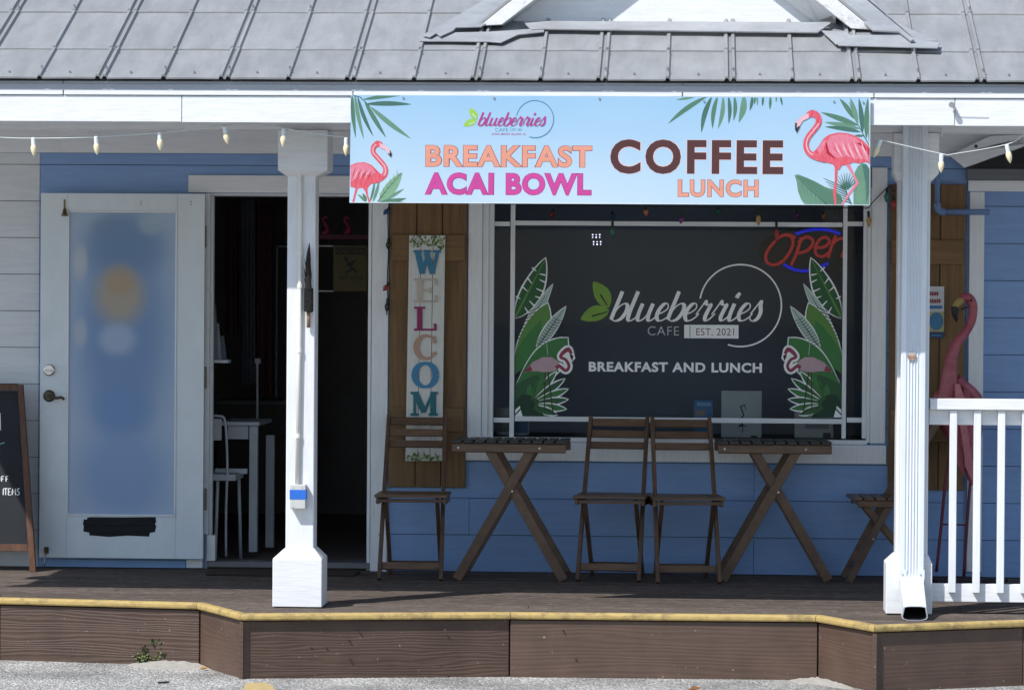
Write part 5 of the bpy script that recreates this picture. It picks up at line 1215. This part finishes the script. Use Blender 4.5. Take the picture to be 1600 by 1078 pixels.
for k_, pts in enumerate(([(538, 402), (545, 412), (551, 420)], [(545, 412), (556, 408)], [(551, 420), (540, 427)], [(551, 420), (558, 426)], [(541, 415), (552, 413)])): ribbon(m, pts, 3.4, 1.196 - .0004 * k_)
m.face([P(x, y_, 1.1935) for x, y_ in ell(540, 404, 3.2, 3.2, 12)]); m.build('slip_figure', black, cs_)
text('lettering', 'WET FLOOR', black, cs_, 529, 431, 567, 438, 1.196, .008, 1.05)
for k_, (x, lab) in enumerate(((507, 'dim pink flamingo ornament on the inner shelf, left one'), (541, 'dim pink flamingo ornament on the inner shelf, right one'))):
    fo = empty('flamingo_ornament', P(x, 367, 1.25), lab, 'ornament', 'flamingo ornaments inside the doorway')
    q = crom([P(x - 2, 366, 1.25), P(x + 5, 360, 1.25), P(x + 1, 350, 1.25), P(x - 3, 344, 1.25), P(x + 1, 339, 1.25), P(x + 5, 343, 1.25)], 4)
    MB().tube(q, lerpw([.02, .018, .009, .008, .01, .004], len(q)), 8).build('ornament_body', plain('ornament pink %d' % k_, (.30, .04, .08), .5), fo, smooth=True)
sh_ = empty('inner_shelf', P(520, 372, 1.25), 'dim shelf with pale edge inside the dark doorway', 'shelf')
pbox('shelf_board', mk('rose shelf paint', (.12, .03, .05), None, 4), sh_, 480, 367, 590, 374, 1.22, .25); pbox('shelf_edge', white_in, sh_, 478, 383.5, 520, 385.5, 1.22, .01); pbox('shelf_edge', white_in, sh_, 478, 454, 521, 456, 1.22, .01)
fm = G(440, 894, 0)
tag(MB().box(G(334, 892, 0).x, G(440, 892, 0).x, fm.y - .28, fm.y + .05, .001, .014).build('doormat', mat_m, None, .004), 'brown coir doormat lying before the threshold', 'mat')
tag(MB().box(G(508, 892, 0).x, G(566, 892, 0).x, fm.y - .22, fm.y + .06, .001, .012).build('doormat', mk('dark mat', (.05, .035, .025), None, 60, rough=.95), None, .004), 'small dark mat beside the right door casing', 'mat')
ib = empty('inner_cabinet', P(420, 870, 2.4), 'dim brown cabinet deep inside the doorway', 'cabinet')
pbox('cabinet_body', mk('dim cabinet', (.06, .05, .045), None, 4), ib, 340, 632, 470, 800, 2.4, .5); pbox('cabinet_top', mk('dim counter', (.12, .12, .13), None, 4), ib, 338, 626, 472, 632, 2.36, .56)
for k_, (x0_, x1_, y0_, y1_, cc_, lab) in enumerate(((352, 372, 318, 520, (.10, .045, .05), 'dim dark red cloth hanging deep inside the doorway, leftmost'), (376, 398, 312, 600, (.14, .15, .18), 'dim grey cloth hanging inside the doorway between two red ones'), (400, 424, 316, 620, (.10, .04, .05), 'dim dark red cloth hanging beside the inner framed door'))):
    hc = empty('hanging_cloth', P((x0_ + x1_) / 2, y1_, 2.2), lab, 'cloth', 'cloths hanging inside the doorway'); vs = []; n_ = 14
    for j in range(n_ + 1):
        x = x0_ + (x1_ - x0_) * j / n_; dy_ = .05 * math.sin(j * 1.7 + k_)
        vs += [P(x, y0_, 2.2 + dy_ * .4), P(x + math.sin(j) * 1.0, y1_ + 3 * math.sin(j * .9), 2.2 + dy_)]
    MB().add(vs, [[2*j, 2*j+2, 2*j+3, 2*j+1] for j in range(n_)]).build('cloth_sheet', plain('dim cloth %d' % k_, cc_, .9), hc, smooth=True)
fp = empty('floor_lamp', P(402, 700, 1.6), 'thin pale stand with a small head inside the doorway', 'stand')
MB().tube([P(402, 800, 1.6), P(402, 566, 1.6)], .007, 8).build('stand_pole', white_in, fp); pbox('stand_head', white_in, fp, 398, 560, 407, 568, 1.59, .03, .002); MB().tube([P(402, 868, 1.6), P(402, 862, 1.6)], .06, 12).build('stand_base', white_in, fp)
pb_ = empty('inner_door', P(435, 700, 2.9), 'dim framed inner door at the back of the cafe', 'door')
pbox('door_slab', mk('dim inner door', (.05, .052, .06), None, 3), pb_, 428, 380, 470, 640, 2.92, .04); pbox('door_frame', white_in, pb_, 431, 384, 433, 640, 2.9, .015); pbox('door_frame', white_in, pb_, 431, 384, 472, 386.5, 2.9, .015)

# weed, sand, leaves -------------------------------------------------------------------------------
lw = [mk('weed leaf light', (.17, .20, .075), (.11, .135, .05), 30, rough=.6), mk('weed leaf dark', (.05, .09, .03), None, 30, rough=.6)]
wr_ = G(232, 1034, GZ); wy = G(232, 938, 0).y - .05
wd = empty('weed', (P(240, 1030, wy).x, wy, GZ), 'small green weed growing against the brown skirt board', 'weed')
WZ = lambda px, py, dy=0: P(px, py, wy + dy)
m = MB(); mls = [MB(), MB()]
for pts in (((241, 1035), (242, 1022), (244, 1010), (245, 999)), ((240, 1035), (232, 1024), (226, 1014)), ((239, 1035), (228, 1031), (214, 1027)), ((241, 1034), (250, 1026), (255, 1021)), ((238, 1036), (226, 1035), (218, 1032))):
    q = crom([WZ(x, y_, random.uniform(-.03, .02)) for x, y_ in pts], 5); m.tube(q, lerpw([.004, .002], len(q)), 5)
    for p_ in q[3:]:
        for _ in range(9):
            d = Vector((random.gauss(0, 1), random.gauss(-.4, .8), random.gauss(.4, .8))).normalized(); l_ = random.uniform(.010, .022); s_ = d.orthogonal().normalized() * l_ * .38; o_ = p_ + Vector((random.gauss(0, .012), random.gauss(0, .010), random.gauss(0, .010)))
            if o_.z < GZ + .006: o_.z = GZ + .006
            mls[random.random() < .35].add([o_, o_ + d * l_ * .5 + s_, o_ + d * l_, o_ + d * l_ * .5 - s_], [(0, 1, 2, 3)])
m.build('stem', mk('weed stem', (.16, .09, .05), None, 20), wd)
for i in (0, 1): mls[i].build('leaves', lw[i], wd)['kind'] = 'stuff'
def mound(name, px0, px1, pyb, h, seed, label):
    rnd = random.Random(seed); m = MB(); n_ = 26; vs = []
    e0, e1 = G(px0, 1036, GZ), G(px1, 1036, GZ)
    for i in range(n_ + 1):
        t = i / n_; x = e0.x + (e1.x - e0.x) * t
        for j in range(6):
            s = j / 5; hh = h * math.sin(math.pi * t) * (1 - s) ** 1.3 * rnd.uniform(.8, 1.2)
            vs.append((x, edge_y(x) - .004 - s * (.10 + .12 * math.sin(math.pi * t)), GZ + (hh if 0 < i < n_ and j < 5 else -.004)))
    m.add(vs, [[i * 6 + j, i * 6 + j + 1, (i+1) * 6 + j + 1, (i+1) * 6 + j] for i in range(n_) for j in range(5)])
    tag(m.build(name, sand_m, None, smooth=True), label, None, None, 'stuff')
def edge_y(x):
    for a_, b_ in zip(edge[:-1], edge[1:]):
        if a_.x <= x <= b_.x: return a_.y + (b_.y - a_.y) * (x - a_.x) / (b_.x - a_.x)
    return edge[0].y
mound('sand', 200, 350, 1036, .022, 3, 'pale sand drifted against the inner corner of the porch skirt')
mound('sand', 1225, 1320, 1050, .016, 5, 'pale sand drifted at the right step in the porch skirt')
dl = [mk('dry leaf brown', (.25, .11, .04), (.16, .07, .03), 40, rough=.7), mk('dry leaf tan', (.42, .27, .10), None, 40, rough=.7)]
for px, py, a_, l_, k_, lab in ((318, 1044, .4, .05, 1, 'tan dry leaf on the sand by the skirt corner'), (470, 1052, 1.0, .028, 0, 'brown dry leaf before the left front skirt board'), (492, 1050, .2, .026, 0, 'second brown dry leaf before the left front skirt board'), (882, 1053, .2, .035, 0, 'orange brown dry leaf under the middle skirt board'), (1035, 1055, 2.2, .06, 0, 'long brown dry leaf by the middle skirt board'), (1085, 1076, .1, .07, 0, 'large brown dry leaf at the bottom picture edge'), (90, 1029, 1.2, .04, 1, 'curled tan leaf at the left skirt board')):
    g_ = G(px, py, GZ + .012); d = Vector((math.cos(a_), math.sin(a_), .15)) * l_; s_ = Vector((-math.sin(a_), math.cos(a_), .25)) * l_ * .28; m = MB()
    m.add([g_ - d * .5, g_ - s_ + Vector((0, 0, .008)), g_ + d * .5, g_ + s_ + Vector((0, 0, .010)), g_ + Vector((0, 0, -.004))], [(0, 1, 4), (1, 2, 4), (2, 3, 4), (3, 0, 4)])
    tag(m.build('dry_leaf', dl[k_]), lab, 'leaf', 'dry leaves on the ground')
sk = G(255, 1066, GZ + .006); tag(MB().beam(sk - Vector((.025, 0, 0)), sk + Vector((.027, .01, .002)), .008, .006).build('twig', black), 'short dark twig lying on the gravel', 'twig')
